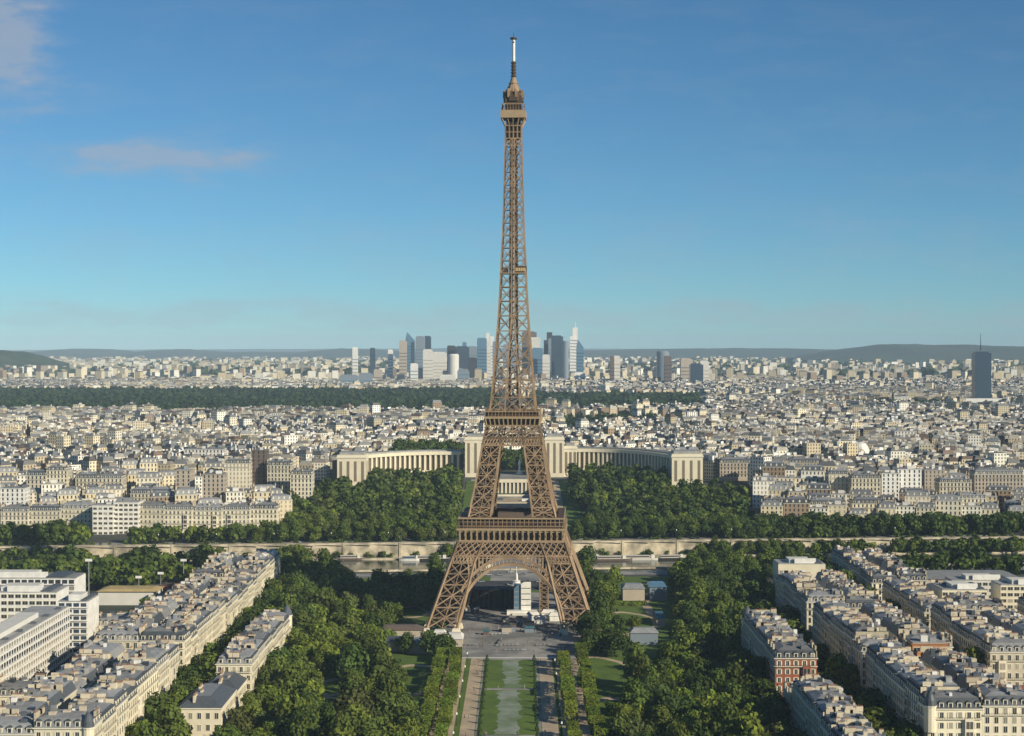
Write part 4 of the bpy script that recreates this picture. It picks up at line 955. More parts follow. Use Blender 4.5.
mw = link('city_blocks_walls', W_.build('city_walls', 'cityw'), cityroot); mr_ = link('city_roofs', R_.build('city_roofs', 'cityr'), cityroot)
cityroot['kind'] = 'stuff'; cityroot['label'] = 'dense cream and grey city blocks stretching from the river slope to the horizon'; cityroot['category'] = 'city'

# ---------------------------------------------------------------- business district towers on the horizon
def tower(x0, x1, yt, Z, m, label, kind='flat', dpk=.8, yb=None, fl=True):
    xa, xb = X(x0, Z), X(x1, Z); g = 26.0; top = H(yt, Z) - g; a = (xb - xa) / 2; o = empty('office_tower', ((xa + xb) / 2, Z, g), label, 'office tower', 'towers of the business district'); c = a * dpk
    b = MB()
    if kind == 'round': b.lathe([(a, -2), (a, top - 4), (a * .8, top)], m, 20)
    elif kind == 'slant':
        b.box(-a, a, -c, c, -2, top * .82, m); n = len(b.v); b.face([(-a, -c, top * .82), (a, -c, top * .82), (a * .9, -c, top * .84), (-a * .6, -c, top)], m); b.face([(-a, c, top * .82), (-a * .6, c, top), (a * .9, c, top * .84), (a, c, top * .82)], m)
        b.face([(-a * .6, -c, top), (a * .9, -c, top * .84), (a * .9, c, top * .84), (-a * .6, c, top)], m); b.face([(-a, -c, top * .82), (-a * .6, -c, top), (-a * .6, c, top), (-a, c, top * .82)], m)
    elif kind == 'step': b.box(-a, a * .3, -c, c, -2, top * .84, m); b.box(-a * .3, a, -c * .8, c * .8, -2, top, m)
    elif kind == 'twin': b.box(-a, -a * .15, -c, c, -2, top, m); b.box(a * .0, a, -c, c, -2, top * .93, m); b.box(-a * .15, 0, -c * .6, c * .6, -2, top * .8, 'dark')
    else: b.box(-a, a, -c, c, -2, top, m); b.box(-a * .85, a * .7, -c * .8, c * .8, top, top + 3, m)
    bd = b.build('wall', o)
    if kind not in ('round',):
        b = MB(); n = int(top / 11)
        for i in range(n):
            z = 4 + i * 11
            if z > top * .8 - 6: break
            b.box(-a * .96, a * .96, -c - .35, -c - .05, z, z + 2.6, {'pale': 'beige', 'white': 'greyglass', 'beige': 'brown', 'greyglass': 'blueglass'}.get(m, 'darkglass')); b.box(a + .05, a + .35, -c * .75, c * .75, z, z + 2.6, 'greyglass' if m == 'white' else 'darkglass')
        if n > 1: b.build('window_bands', o)
    return o
Tz = lambda v: 330 + v / 3.413
Ty = lambda v: 310 + v / 3.413
for (x0, x1, yt, Z, m, lab, kd) in [
    (77, 95, 130, 5600, 'white', 'slim white tower standing alone left of the skyline', 'flat'), (137, 155, 132, 5700, 'darkglass', 'slim dark blue tower left of the skyline', 'flat'), (198, 215, 138, 5700, 'white', 'small white tower left of the main skyline', 'flat'),
    (237, 262, 107, 5400, 'beige', 'tall beige tower in front of the pointed blue one', 'flat'), (257, 290, 76, 5800, 'blueglass', 'pointed slanted blue glass tower at left of the skyline', 'slant'), (293, 324, 92, 5600, 'greyglass', 'broad blue grey tower right of the slanted blue one', 'flat'), (322, 345, 91, 5900, 'darkglass', 'dark glass tower half hidden behind the broad grey one', 'flat'),
    (318, 350, 137, 5200, 'pale', 'cream white tower in front of the skyline with plain front', 'flat'), (350, 398, 146, 5500, 'pale', 'wide cream slab beside the plain cream tower', 'flat'), (400, 430, 124, 5800, 'dark', 'black square tower left of its darker twin', 'flat'), (430, 475, 126, 5750, 'darkglass', 'broad dark tower right of the black one', 'flat'), (403, 440, 150, 5300, 'pale', 'cream tower with rounded top before the black towers', 'round'),
    (435, 475, 197, 5100, 'greyglass', 'low pale greenish block in front of the dark towers', 'slant'), (472, 502, 165, 5500, 'dark', 'low dark block left of the blue grey tower', 'flat'), (470, 503, 126, 6100, 'greyglass', 'pale arch like block behind the dark towers', 'flat'), (502, 535, 98, 5500, 'blueglass', 'square blue grey tower left of the iron column', 'flat'), (533, 560, 78, 5900, 'white', 'pale twin topped tower just left of the iron column', 'twin'),
    (555, 575, 110, 5600, 'greyglass', 'grey tower half behind the left edge of the iron column', 'flat'), (590, 640, 120, 5700, 'greyglass', 'wide grey tower seen through the iron column', 'flat'), (655, 705, 76, 6000, 'brown', 'brown topped tower seen at right edge of the iron column', 'flat'), (684, 718, 96, 5700, 'pale', 'cream tower over a blue one right of the iron column', 'flat'), (690, 725, 132, 5400, 'blueglass', 'blue tower before the cream one right of the iron column', 'flat'),
    (725, 750, 155, 5300, 'pale', 'low pale tower between two blue ones', 'flat'), (730, 758, 76, 5900, 'dark', 'dark stepped tower with crane like top', 'step'), (755, 795, 90, 5500, 'darkglass', 'big dark blue glass tower right of centre', 'flat'), (793, 815, 105, 5300, 'greyglass', 'round grey tower beside the big dark blue one', 'round'), (818, 845, 60, 5800, 'white', 'tallest pale tower with a spire right of centre', 'step'), (841, 865, 101, 5400, 'blueglass', 'blue slanted tower at the right end of the skyline', 'slant'), (833, 870, 216, 5100, 'white', 'low white block at foot of the blue slanted tower', 'flat'),
    (955, 970, 160, 5000, 'brown', 'dark left face slab right of the skyline', 'flat'), (968, 990, 159, 5010, 'pale', 'pale slab joined to the dark slab right of the skyline', 'flat'),
    (1114, 1158, 140, 4800, 'greyglass', 'round grey hotel tower in the city right of the skyline', 'round'), (960 + 180, 1165, 160, 4700, 'brown', 'dark block at the foot of the round hotel tower', 'flat'), (1228, 1272, 186, 4700, 'darkglass', 'low blue glass block right of the round hotel tower', 'flat'), (1196, 1236, 168, 5100, 'beige', 'beige slab behind the low blue block', 'flat'), (1262, 1292, 176, 5200, 'pale', 'small pale slab right of the low blue block', 'flat'), (745, 757, 100, 5600, 'greyglass', 'slim grey tower squeezed beside the dark stepped one', 'flat'), (536, 548, 108, 5300, 'pale', 'slim pale tower in front of the twin topped one', 'flat'), (276, 288, 112, 5500, 'darkglass', 'slim dark tower overlapping the slanted blue one', 'flat'), (452, 466, 112, 6100, 'blueglass', 'slim blue tower behind the broad dark one', 'flat'),
    (35, 98, 224, 4700, 'greyglass', 'left of two low blue green slabs before the forest', 'flat'), (100, 145, 218, 4720, 'greyglass', 'right of two low blue green slabs before the forest', 'flat'), (375, 428, 224, 5000, 'pale', 'low pale slab at the foot of the cream towers', 'flat'), (150, 178, 205, 5200, 'beige', 'small beige block right of low green slabs', 'flat'), (275, 300, 185, 5100, 'white', 'small white block under the broad grey tower', 'flat')]:
    o = tower(Tz(x0), Tz(x1), Ty(yt), Z, m, lab, kd)
    if 'spire' in lab: b = MB(); b.lathe([(1.5, 0), (.5, 26)], 'white', 6); b.build('spire', o, (6, 0, H(Ty(60), Z) - 26))
o = tower(973.5, 989.5, 353, 3300, 'darkglass', 'lone dark slab tower with thin antenna on the right', 'flat')
o['group'] = 'lone towers'; b = MB(); b.lathe([(.9, 0), (.4, 34)], 'dark', 6); b.build('antenna', o, (-2, 0, H(353, 3300) - 26 + 5))
b = MB(); b.box(-60, 60, -14, 14, -4, 22, 'white'); tag(b.build('podium', None, (X(978, 3260), 3260, 26)), 'low white podium block before the lone dark tower', 'building')

# ---------------------------------------------------------------- trees
def crown_arrays(seed, rad, hgt, leaves, lsize, lobes=11, tint=(.07, .115, .026), flat=1.0, box=None):
    """quads (n,4,3) of leaf clumps spread over the outer volume of several lobes, plus their tints"""
    g = np.random.default_rng(seed); P = []; Nn = []; Tn = []
    if box is None:
        L = []
        for i in range(lobes):
            a = g.uniform(0, 6.28); r_ = rad * g.uniform(.15, .68); z = hgt * g.uniform(.22, .88); sh = 1 - .55 * max(0, z / hgt - .45) * 2 * .8
            L.append((r_ * math.cos(a) * sh, r_ * math.sin(a) * sh, z, rad * g.uniform(.34, .60)))
        L.append((0, 0, hgt * .52, rad * .62)); L.append((g.uniform(-1, 1), g.uniform(-1, 1), hgt * .8, rad * .36))
        L = np.array(L); wts = L[:, 3] ** 2; wts /= wts.sum(); idx = g.choice(len(L), leaves, p=wts)
        dirs = g.normal(size=(leaves, 3)); dirs /= np.linalg.norm(dirs, axis=1)[:, None]
        rr_ = L[idx, 3] * (g.random(leaves) ** .28) * g.uniform(.85, 1.12, leaves)
        P = L[idx, :3] + dirs * rr_[:, None] * np.array([1, 1, .9]); Nn = dirs + g.normal(size=(leaves, 3)) * .38
        lt = g.uniform(.72, 1.28, len(L))[idx]
    else:
        bx, by, bz = box; P = g.uniform(-1, 1, (leaves, 3)); ax = g.integers(0, 3, leaves); ax = np.where(g.random(leaves) < .45, 2, ax)
        sg = np.where(ax == 2, 1, np.where(g.random(leaves) < .5, -1, 1)); P[np.arange(leaves), ax] = sg * g.uniform(.88, 1.05, leaves)
        Nn = np.zeros((leaves, 3)); Nn[np.arange(leaves), ax] = sg; Nn += g.normal(size=(leaves, 3)) * .4
        P = P * np.array([bx, by, bz / 2]) + np.array([0, 0, bz / 2 + 2.2]); lt = np.ones(leaves)
    Nn /= np.linalg.norm(Nn, axis=1)[:, None]
    t = np.cross(Nn, g.normal(size=(leaves, 3))); t /= np.linalg.norm(t, axis=1)[:, None] + 1e-9; bt = np.cross(Nn, t)
    s = lsize * g.uniform(.55, 1.25, leaves)[:, None]
    Q = np.stack([P - t * s - bt * s * .7, P + t * s * .8 - bt * s, P + t * s + bt * s * .8, P - t * s * .7 + bt * s], 1)
    tt = np.array(tint) * (lt * g.uniform(.75, 1.3, leaves))[:, None] * np.array([1, 1, 1]) + g.uniform(-.006, .008, (leaves, 1)) * np.array([1, .6, 0])
    return Q, np.clip(tt, .006, 1)
def mass_mesh(name, Q, T, matname='leaf'):
    n = len(Q) * 4; me = bpy.data.meshes.new(name); me.vertices.add(n); me.vertices.foreach_set('co', Q.reshape(-1).astype(np.float32))
    me.loops.add(n); me.loops.foreach_set('vertex_index', np.arange(n, dtype=np.int32)); me.polygons.add(n // 4)
    me.polygons.foreach_set('loop_start', np.arange(0, n, 4, dtype=np.int32)); me.update(calc_edges=True)
    ca = me.color_attributes.new('tint', 'FLOAT_COLOR', 'CORNER'); ca.data.foreach_set('color', np.hstack([np.repeat(T, 4, axis=0), np.ones((n, 1))]).astype(np.float32).ravel())
    me.materials.append(M[matname]); me.validate(); return me
def trunk_mesh(hgt, r0, seed, spread):
    r = random.Random(seed); b = MB(); b.lathe([(r0, -.5), (r0 * .8, hgt * .3), (r0 * .55, hgt * .6)], 'bark', 7)
    for i in range(6):
        a = i * 1.05 + r.uniform(-.3, .3); z = hgt * r.uniform(.28, .5); b.beam((0, 0, z), (spread * .55 * math.cos(a), spread * .55 * math.sin(a), z + hgt * .25), r0 * .5, 'bark')
    return b.mesh('trunk')
KINDS = []   # crown mesh, trunk mesh, Q, T, base height, radius, word, name
spec = [('rounded mid green', 6.3, 9.5, (.120, .158, .024), 11, 'round_tree'), ('dense dark green', 7.2, 10.5, (.055, .086, .018), 13, 'round_tree'), ('broad loose green', 7.8, 9.5, (.108, .136, .028), 9, 'broad_tree'),
        ('bright yellow green', 5.4, 8.5, (.145, .185, .025), 10, 'round_tree'), ('tall narrow dark', 4.6, 12.5, (.050, .084, .022), 12, 'tall_tree'), ('deep green full', 6.8, 11, (.084, .118, .022), 14, 'round_tree'), ('dull olive green', 6.0, 9.0, (.10, .12, .035), 10, 'round_tree')]
for k, (wd, rad, hg, tn, lb, nm) in enumerate(spec):
    Q, T = crown_arrays(900 + k, rad, hg, 1900, .50, lb, tn); base = 3.0
    KINDS.append((mass_mesh('crown', Q, T), trunk_mesh(base + hg, .42, k, rad), Q, T, base, rad, wd, nm, crown_arrays(950 + k, rad, hg, 330, 1.1, lb, tn)))
def poly_in(x, y, P):
    c = False; n = len(P)
    for i in range(n):
        (x0, y0), (x1, y1) = P[i], P[(i + 1) % n]
        if (y0 > y) != (y1 > y) and x < (x1 - x0) * (y - y0) / (y1 - y0) + x0: c = not c
    return c
BLD = [(-31, 33, 788, 1000), (-47, 46, 850, 950), (-46, -24, 812, 850)]
# where the photograph shows open ground, lawn or water: ovals kept free of crowns
OPEN = [(603, 683, 23, 24), (424, 685, 17, 14), (629, 616, 20, 11), (408, 642, 24, 11), (333, 690, 9, 9), (645, 645, 15, 10), (640, 598, 18, 13), (662, 600, 8, 30), (450, 690, 7, 60), (380, 563, 62, 4.5), (632, 558, 46, 4.5), (420, 622, 16, 7), (505, 575, 55, 40)]
def opened(x, y, hgt=13):
    for cx, cy, rx, ry in OPEN:
        for hh in (0, hgt * .5, hgt):
            px, py = 512 + F * x / y, 347 + (CAMH - hh) * F / y
            if ((px - cx) / (rx + 9)) ** 2 + ((py - cy) / (ry + 3)) ** 2 < 1: return True
    return False
def clear(x, y):
    if opened(x, y): return True
    for cx, cy, rx, ry in []:
        if ((x - cx) / (rx + 1)) ** 2 + ((y - cy) / (ry + 2)) ** 2 < 1 or (abs(x - cx) < rx * .8 and cy - ry - 26 < y < cy): return True
    for x0, x1, y0, y1 in BLD:
        if x0 - 3 < x < x1 + 3 and y0 - 6 < y < y1 + 3: return True
    return False
regions = [   # polygon in (x,y), spacing, kinds, place words
    ([(-105, 500), (-36, 500), (-33, 800), (-33, 1066), (-107, 1060)], 10.4, (0, 0, 1, 2, 5, 5, 3, 6), 'the left side of the park'),
    ([(43, 500), (106, 500), (108, 1066), (34, 1066), (38, 800)], 10.6, (0, 1, 1, 2, 5, 5, 6, 4, 1, 3), 'the right side of the park'),
    ([(-125, 806), (-106, 806), (-106, 1060), (-125, 1060)], 10.5, (1, 5, 0), 'the end of the slim terrace'),
    ([(109, 782), (128, 782), (128, 1060), (109, 1060)], 10.5, (1, 5, 4), 'the river end of the slim right row'),
    ([(-139, 560), (-126, 560), (-126, 1060), (-139, 1060)], 11, (0, 5, 1), 'the street left of the slim terrace'),
    ([(-142, 1015), (-100, 1015), (-100, 1068), (-142, 1068)], 9.5, (1, 5, 0), 'the river end of the left row'),
    ([(-420, 1000), (-225, 1000), (-225, 1034), (-184, 1034), (-142, 1040), (-142, 1088), (-420, 1066)], 10.5, (1, 5, 0), 'the near left quay'),
    ([(-107, 1062), (-20, 1066), (-20, 1092), (-107, 1082)], 10.5, (1, 5), 'the quay left of the bridge'),
    ([(24, 1066), (130, 1070), (130, 1096), (24, 1092)], 10.5, (1, 5, 0), 'the quay right of the bridge'),
    ([(128, 985), (157, 985), (157, 1060), (190, 1060), (205, 1106), (128, 1100)], 10.5, (1, 5, 0), 'the right quay beyond the gable'),
    ([(128, 560), (146, 560), (146, 1060), (128, 1070)], 12.5, (1, 5, 4), 'the dark street right of the park'),
    ([(191, 700), (204, 700), (204, 1080), (191, 1080)], 10.5, (5, 0, 1), 'the treed avenue on the right'),
    ([(220, 1062), (420, 1070), (420, 1094), (220, 1090)], 11, (1, 5), 'the near right quay'),
    ([(148, 925), (190, 925), (190, 955), (148, 955)], 11, (1, 0), 'the gap before the blank gable'),
    ([(-195, 700), (-183, 700), (-183, 1000), (-195, 1000)], 16, (6, 0, 3), 'the yards behind the long left row')]
PL = []; rt_ = random.Random(21)
for ri, (P, sp, kinds, words) in enumerate(regions):
    xs = [p[0] for p in P]; ys = [p[1] for p in P]; tries = int((max(xs) - min(xs)) * (max(ys) - min(ys)) / (sp * sp) * 14) + 10; loc = []
    for _ in range(tries):
        x, y = rt_.uniform(min(xs), max(xs)), rt_.uniform(min(ys), max(ys))
        if not poly_in(x, y, P) or (ri < 2 and clear(x, y)) or (ri >= 2 and y > 980 and opened(x, y)): continue
        if any((x - a) ** 2 + (y - c) ** 2 < (sp * .88) ** 2 for a, c in loc): continue
        if abs(512 + F * x / y - 512) > 535 or y < 520: continue
        loc.append((x, y))
    for x, y in loc: PL.append((x, y, 0, rt_.choice(kinds), words, rt_.choice((.72, .9, 1.0, 1.1, 1.3)) * rt_.uniform(.93, 1.07)))
# far bank and palace gardens
def jitter(px0, px1, y0, y1, sp, kinds, words, hfun=ground_h, sc_=1.0, cond=None):
    loc = []
    for _ in range(int((y1 - y0) * abs(X(px1, y1) - X(px0, y1)) / sp ** 2 * 12)):
        y = rt_.uniform(y0, y1); px = rt_.uniform(px0, px1); x = X(px, y); y += .08 * x if y < 1300 else 0
        if any((x - a) ** 2 + (y - c) ** 2 < (sp * .88) ** 2 for a, c in loc) or (cond and not cond(px, y)): continue
        loc.append((x, y))
    for x, y in loc: PL.append((x, y, hfun(x, y) - .3, rt_.choice(kinds), words, sc_ * rt_.uniform(.85, 1.12)))
jitter(-15, 93, 1219, 1250, 10, (1, 5, 0), 'the far left quay', sc_=1.15); jitter(140, 285, 1221, 1240, 9, (5, 0, 1), 'the quay before the stone row')
jitter(285, 462, 1221, 1262, 9.5, (5, 0, 6), 'the quay below the left palace garden'); jitter(575, 1040, 1221, 1262, 9, (1, 5, 4), 'the quay below the right palace garden')
jitter(738, 1040, 1265, 1300, 12, (1, 5, 4), 'the second line of the right far quay', cond=lambda p, y: not (845 < p < 890))
jitter(288, 456, 1264, 1545, 12.5, (1, 5, 0, 5, 2, 6), 'the left palace garden', sc_=1.15, cond=lambda p, y: not (p < 368 and y > 1460))
jitter(572, 745, 1266, 1560, 12.5, (1, 1, 5, 4, 2, 0), sc_=1.15, words='the right palace garden', cond=lambda p, y: not (p > 665 and y > 1460) and not (p < 592 and y < 1400))
jitter(397, 462, 1650, 1790, 11, (1, 5), 'the park behind the left palace wing', sc_=1.35, hfun=lambda x, y: ground_h(x, y) + 7); jitter(492, 544, 1690, 1840, 10.5, (1, 5), 'the square behind the palace'); jitter(925, 1000, 1310, 1380, 14, (1, 5), 'the gardens at the right edge')
for px, Z in ((598, 812), (607, 826), (588, 806), (616, 842), (634, 865), (604, 860), (612, 800), (372, 830), (388, 818), (432, 795), (442, 790), (405, 800)): PL.append((X(px, Z), Z, 0, rt_.choice((0, 5, 3, 1)), 'the tower feet', rt_.uniform(.75, .95)))
jitter(55, 92, 1216, 1228, 7, (1, 5), 'the far quay top left', sc_=.7); jitter(740, 860, 1216, 1228, 7, (1, 5), 'the far quay top right', sc_=.7)
for pa, pb in ((-15, 60), (66, 95), (140, 165), (205, 225), (284, 302), (448, 470), (700, 730), (738, 805), (820, 880), (905, 1035)): jitter(pa, pb, 1197, 1206, 6.5, (1, 5, 0), 'the lower far quay', hfun=lambda x, y: -4, sc_=.8)
PL.sort(key=lambda t: math.hypot(t[0], t[1]) - (60 if t[3] == 3 else 0))
NT = 290; tc = {}
restQ, restT = [], []
for i, (x, y, z, k, words, s) in enumerate(PL):
    cm, tm, Q, T, base, rad, wd, nm, (Ql, Tl) = KINDS[k]; a = rt_.uniform(0, 6.28)
    if i < NT:
        key = (wd, words); tc[key] = tc.get(key, 0) + 1
        o = empty(nm, (x, y, z), '%s tree, %s of its kind along %s' % (wd, nth(tc[key] - 1), words), 'tree', 'trees of the park and streets', a); o.scale = (s, s, s * rt_.uniform(.88, 1.12))
        link('crown', cm, o, (0, 0, base - 1)); link('trunk', tm, o)
    else:
        q_, t_ = (Q, T) if y < 1300 and x * x < 40000 else (Ql, Tl); c_, s_ = math.cos(a), math.sin(a); q = q_.reshape(-1, 3) * s; 
        q = np.stack([q[:, 0] * c_ - q[:, 1] * s_ + x, q[:, 0] * s_ + q[:, 1] * c_ + y, q[:, 2] + z + (base - 1) * s], 1).reshape(-1, 4, 3)
        restQ.append(q); restT.append(t_ * rt_.uniform(.75, 1.3))
print('TREES', len(PL), 'houses cand', len(cand))
tag(link('tree_mass', mass_mesh('tree_mass', np.concatenate(restQ), np.concatenate(restT), 'leafmass')), 'dense tree belts of the palace gardens and quays across the river', 'woods', kind='stuff')
# forest belt and city trees
def lumps(pts, seed, n_leaf, rad, hg, ls, tn, core=True):
    g = np.random.default_rng(seed); V = [crown_arrays(seed + k, rad, hg, n_leaf, ls, 6, tn) for k in range(5)]; Q = []; T = []
    for (x, y, z, s) in pts:
        q_, t_ = V[g.integers(0, 5)]; a = g.uniform(0, 6.28); c_, s_ = math.cos(a), math.sin(a); q = q_.reshape(-1, 3) * s * g.uniform(.8, 1.2)
        Q.append(np.stack([q[:, 0] * c_ - q[:, 1] * s_ + x, q[:, 0] * s_ + q[:, 1] * c_ + y, q[:, 2] + z], 1).reshape(-1, 4, 3)); T.append(t_ * g.uniform(.7, 1.35))
    return np.concatenate(Q), np.concatenate(T)
pts = []; gg = np.random.default_rng(77)
for (pa, pb, ya, yb) in ((-30, 495, 2800, 4330), (535, 700, 2950, 3930)):
    sp = 14.0; yy = ya
    while yy < yb:
        xx = X(pa, yy)
        while xx < X(pb, yy): pts.append((xx + gg.uniform(-5, 5), yy + gg.uniform(-5, 5), 27, gg.uniform(1.0, 1.5))); xx += sp
        yy += sp * 1.15
print('forest', len(pts))
Q, T = lumps(pts, 300, 26, 7.5, 11, 2.6, (.034, .060, .020)); tag(link('forest', mass_mesh('forest', Q, T, 'leafmass')), 'long dark forest belt crossing the city in the distance', 'forest', kind='stuff')
TF = np.concatenate(TREES_FAR); print('city trees', len(TF))
if len(TF) > 9000: TF = TF[gg.choice(len(TF), 9000, replace=False)]
zz = gv(TF[:, 0], TF[:, 1]); Q, T = lumps([(a, b_, c_ + 1, .55 + .35 * d_) for (a, b_, d_), c_ in zip(TF, zz)], 500, 34, 6.5, 11, 1.9, (.045, .075, .024))
tag(link('city_trees', mass_mesh('city_trees', Q, T, 'leafmass')), 'scattered street and garden trees among the far city blocks', 'trees', kind='stuff')
pts = [(gg.uniform(X(200, 12000), X(1040, 12000)), gg.uniform(6000, 13500), 26, gg.uniform(1.5, 4)) for _ in range(2600)]
Q, T = lumps(pts, 600, 22, 8, 9, 3.2, (.04, .07, .024)); tag(link('suburb_trees', mass_mesh('suburb_trees', Q, T, 'leafmass')), 'loose woods scattered through the suburbs near the horizon', 'woods', kind='stuff')

pts = [(xx_, 1206.5 + .08 * xx_ + gg.uniform(-1, .8), -4.5, gg.uniform(.2, .62)) for xx_ in gg.uniform(-430, 430, 130)] + [(xx_, 1216 + .08 * xx_, 5.2, gg.uniform(.25, .5)) for xx_ in gg.uniform(-430, 430, 160)]
Q, T = lumps(pts, 700, 120, 6.5, 8, .9, (.07, .105, .022)); tag(link('bushes', mass_mesh('bushes', Q, T, 'leafmass')), 'scrub and ivy growing over the far quay wall', 'bushes', kind='stuff')
# clipped trees in straight lines beside the lawn walks
CQ = [mass_mesh('crown', *crown_arrays(970 + k, 1, 1, 1500, .34, tint=(.13, .175, .022), box=(2.5, 6.9, 4.6))) for k in range(3)]
CORE = MB(); CORE.box(-2.8, 2.8, -6.9, 6.9, 2.4, 6.5, 'clip_core' if False else 'bark')
TRK = MB()
for yy in (-4.5, 0, 4.5): TRK.lathe([(.2, 0), (.16, 3.0)], 'bark', 6, 0, yy)
TRK = TRK.mesh('trunk'); c = {}
for side, cols in (('left', (-24.2, -31.5)), ('right', (26.0, 35.5))):
    for ci, cx in enumerate(cols):
        y = 545 + ci * 3; i = 0
        while y < 792:
            if rt_.random() < .9:
                o = empty('clipped_tree', (AX(y) + cx + rt_.uniform(-.6, .6), y, 0), 'box clipped lime trees, %s from the camera, %s line %s of the lawn' % (nth(i), ['inner', 'outer'][ci], side), 'clipped tree', 'clipped lime trees beside the lawn walks')
                o.scale = (rt_.uniform(.85, 1.15), rt_.uniform(.8, 1.02), rt_.uniform(.85, 1.2)); link('crown', CQ[i % 3], o); link('trunk', TRK, o); i += 1
            y += 15.2 + rt_.uniform(-.5, 3)
strip(-36, -20.5, 520, 788, 'gravel', .04, 'path'); strip(22.5, 39, 520, 788, 'gravel', .04, 'path')
# long clipped hedges at the lower right and small cone shrubs on the lawn
def hedge(x0, y0, x1, y1, wd, h, label):
    l = math.hypot(x1 - x0, y1 - y0); Q, T = crown_arrays(int(l * 7), 1, 1, int(l * 60), .34, tint=(.115, .165, .022), box=(wd / 2, l / 2, h)); Q[:, :, 2] -= 2.2
    o = link('hedge', mass_mesh('hedge', Q, T), None, ((x0 + x1) / 2, (y0 + y1) / 2, 0), math.atan2(-(x1 - x0), (y1 - y0))); return tag(o, label, 'hedge')
hedge(40, 668, 74, 634, 6, 5.5, 'long clipped hedge running diagonally, upper of two at lower right of park'); hedge(50, 628, 86, 606, 6, 5.5, 'clipped hedge nearer the bottom edge, lower of two right of park')
hedge(-46, 640, -30, 650, 5, 5, 'short clipped hedge in the lower left of the park'); hedge(45, 945, 78, 950, 3, 2.5, 'low hedge behind the small lawn right of the tower')
def cone_mesh():
    Q, T = crown_arrays(71, 1, 1, 260, .16, 4, (.06, .10, .03)); g = np.random.default_rng(3); n = len(Q); z = g.random(n) ** 1.3; a = g.uniform(0, 6.28, n); r_ = .95 * (1 - z) + .08
    cen = np.stack([r_ * np.cos(a), r_ * np.sin(a), z * 3.0 + .2], 1); Q = Q - Q.mean(1, keepdims=True) + cen[:, None, :]; return mass_mesh('cone_shrub', Q, T)
CM = cone_mesh(); i = 0
for y in range(560, 784, 13):
    for sx in (-10.2, 12.4):
        o = link('cone_shrub', CM, None, (AX(y) + sx, y, .1)); i += 1
        tag(o, 'small cone shrub on %s lawn edge, %s from the camera' % ('left' if sx < 0 else 'right', nth((i - 1) // 2)), 'shrub', 'cone shrubs along the lawn edges')

# ---------------------------------------------------------------- things around the tower
def hut(x0, x1, y0, y1, h, label, roofm='zinc', wm='beige', cat='pavilion', rh=2.0):
    o = empty('low_pavilion', ((x0 + x1) / 2, (y0 + y1) / 2, 0), label, cat); a, c = (x1 - x0) / 2, (y1 - y0) / 2
    b = MB(); b.box(-a, a, -c, c, 0, h, wm); b.build('wall', o); b = MB(); b.frustum(-a - .5, a + .5, -c - .5, c + .5, h, h + rh, a * .35, c * .7, roofm); b.build('roof', o); return o
hut(-72, -54, 805, 820, 5, 'wide low pavilion with grey blue roof left of the tower foot', 'slate', rh=1.2); hut(-52, -42, 800, 815, 4.5, 'small grey roofed kiosk between pavilion and tower foot', 'zinc')
hut(-70, -46, 838, 848, 5, 'long brown roofed ticket building behind the left tower foot', 'brown', 'beige'); hut(60, 74, 824, 834, 6, 'grey roofed glass pavilion among trees right of the tower', 'zinc', 'greyglass')
hut(66, 79, 968, 985, 7, 'pale roofed pavilion by the river right of the tower', 'zinc', 'beige'); hut(82, 92, 968, 985, 8, 'blue glass pavilion next to the white roofed one', 'blueglass', 'greyglass')
hut(78, 83, 880, 900, 4, 'narrow blue roofed kiosk on the right park path', 'teal', 'beige'); hut(-33, -25, 818, 832, 4, 'pale tent beside the left front tower foot', 'pale', 'beige', 'tent'); hut(-40, -34, 826, 836, 4.5, 'cream tent touching the left front tower foot', 'pale', 'pale', 'tent')
hut(-9, 0, 634, 640, 3, 'x', 'white', 'white') if False else None
hut(-42, -38, 640, 645, 3, 'small white kiosk under trees near the bottom of the left park', 'white', 'white', 'kiosk', .8)
# temporary screens, and a dark block for the tower's shadow, under the arch
o = empty('event_tower', (X(523, 905), 925, 0), 'white and blue grey boxed event tower standing under the arch', 'event tower')
b = MB(); b.box(-5, 3.5, -4, 4, 0, 16, 'greyglass'); b.box(-1, 4.6, -5, -3.9, 0, 18, 'white')
for i in range(5): b.box(-4.6, -1.2, -4.1, -4.0, 1 + 3 * i, 3 + 3 * i, 'blueglass'); b.box(-.8, 4.4, -5.06, -5.0, 1.5 + 3.2 * i, 1.9 + 3.2 * i, 'dark')
b.build('body', o); b = MB(); b.box(-9, 8, -9, -4.2, 0, 2.2, 'white'); b.box(-6, 5, -11, -9, 0, 1, 'pale'); b.build('stage', o)
o = empty('arch_shadow_block', (X(487, 940), 945, 0), 'long dark block imitating the tower shadow at the left of the arch', 'shadow block'); b = MB(); b.box(-17, 16, -7, 7, 0, 11, 'dark'); b.build('body', o)  # dark box puts the tower's cast shadow into shape and colour
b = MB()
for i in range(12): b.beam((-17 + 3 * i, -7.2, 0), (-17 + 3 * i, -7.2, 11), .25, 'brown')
b.build('shadow_block_posts', o)  # posts added on the front of the shadow block
o = empty('lift_mast', (X(544, 925), 925, 0), 'brown square lattice lift mast rising under the right of the arch', 'mast'); b = MB()
for sx in (-2.4, 2.4):
    for sy in (-2.4, 2.4): b.beam((sx, sy, 0), (sx, sy, 34), .6, 'iron')
for i in range(13):
    z = i * 2.6
    for (p, q) in (((-2.4, -2.4), (2.4, -2.4)), ((2.4, -2.4), (2.4, 2.4)), ((-2.4, 2.4), (-2.4, -2.4))): b.beam((*p, z), (*q, z + 2.6), .35, 'iron'); b.beam((*p, z + 2.6), (*q, z), .35, 'iron')
b.box(-1.5, 1.5, -1.5, 1.5, 0, 34, 'iron_dark'); b.build('lattice', o)
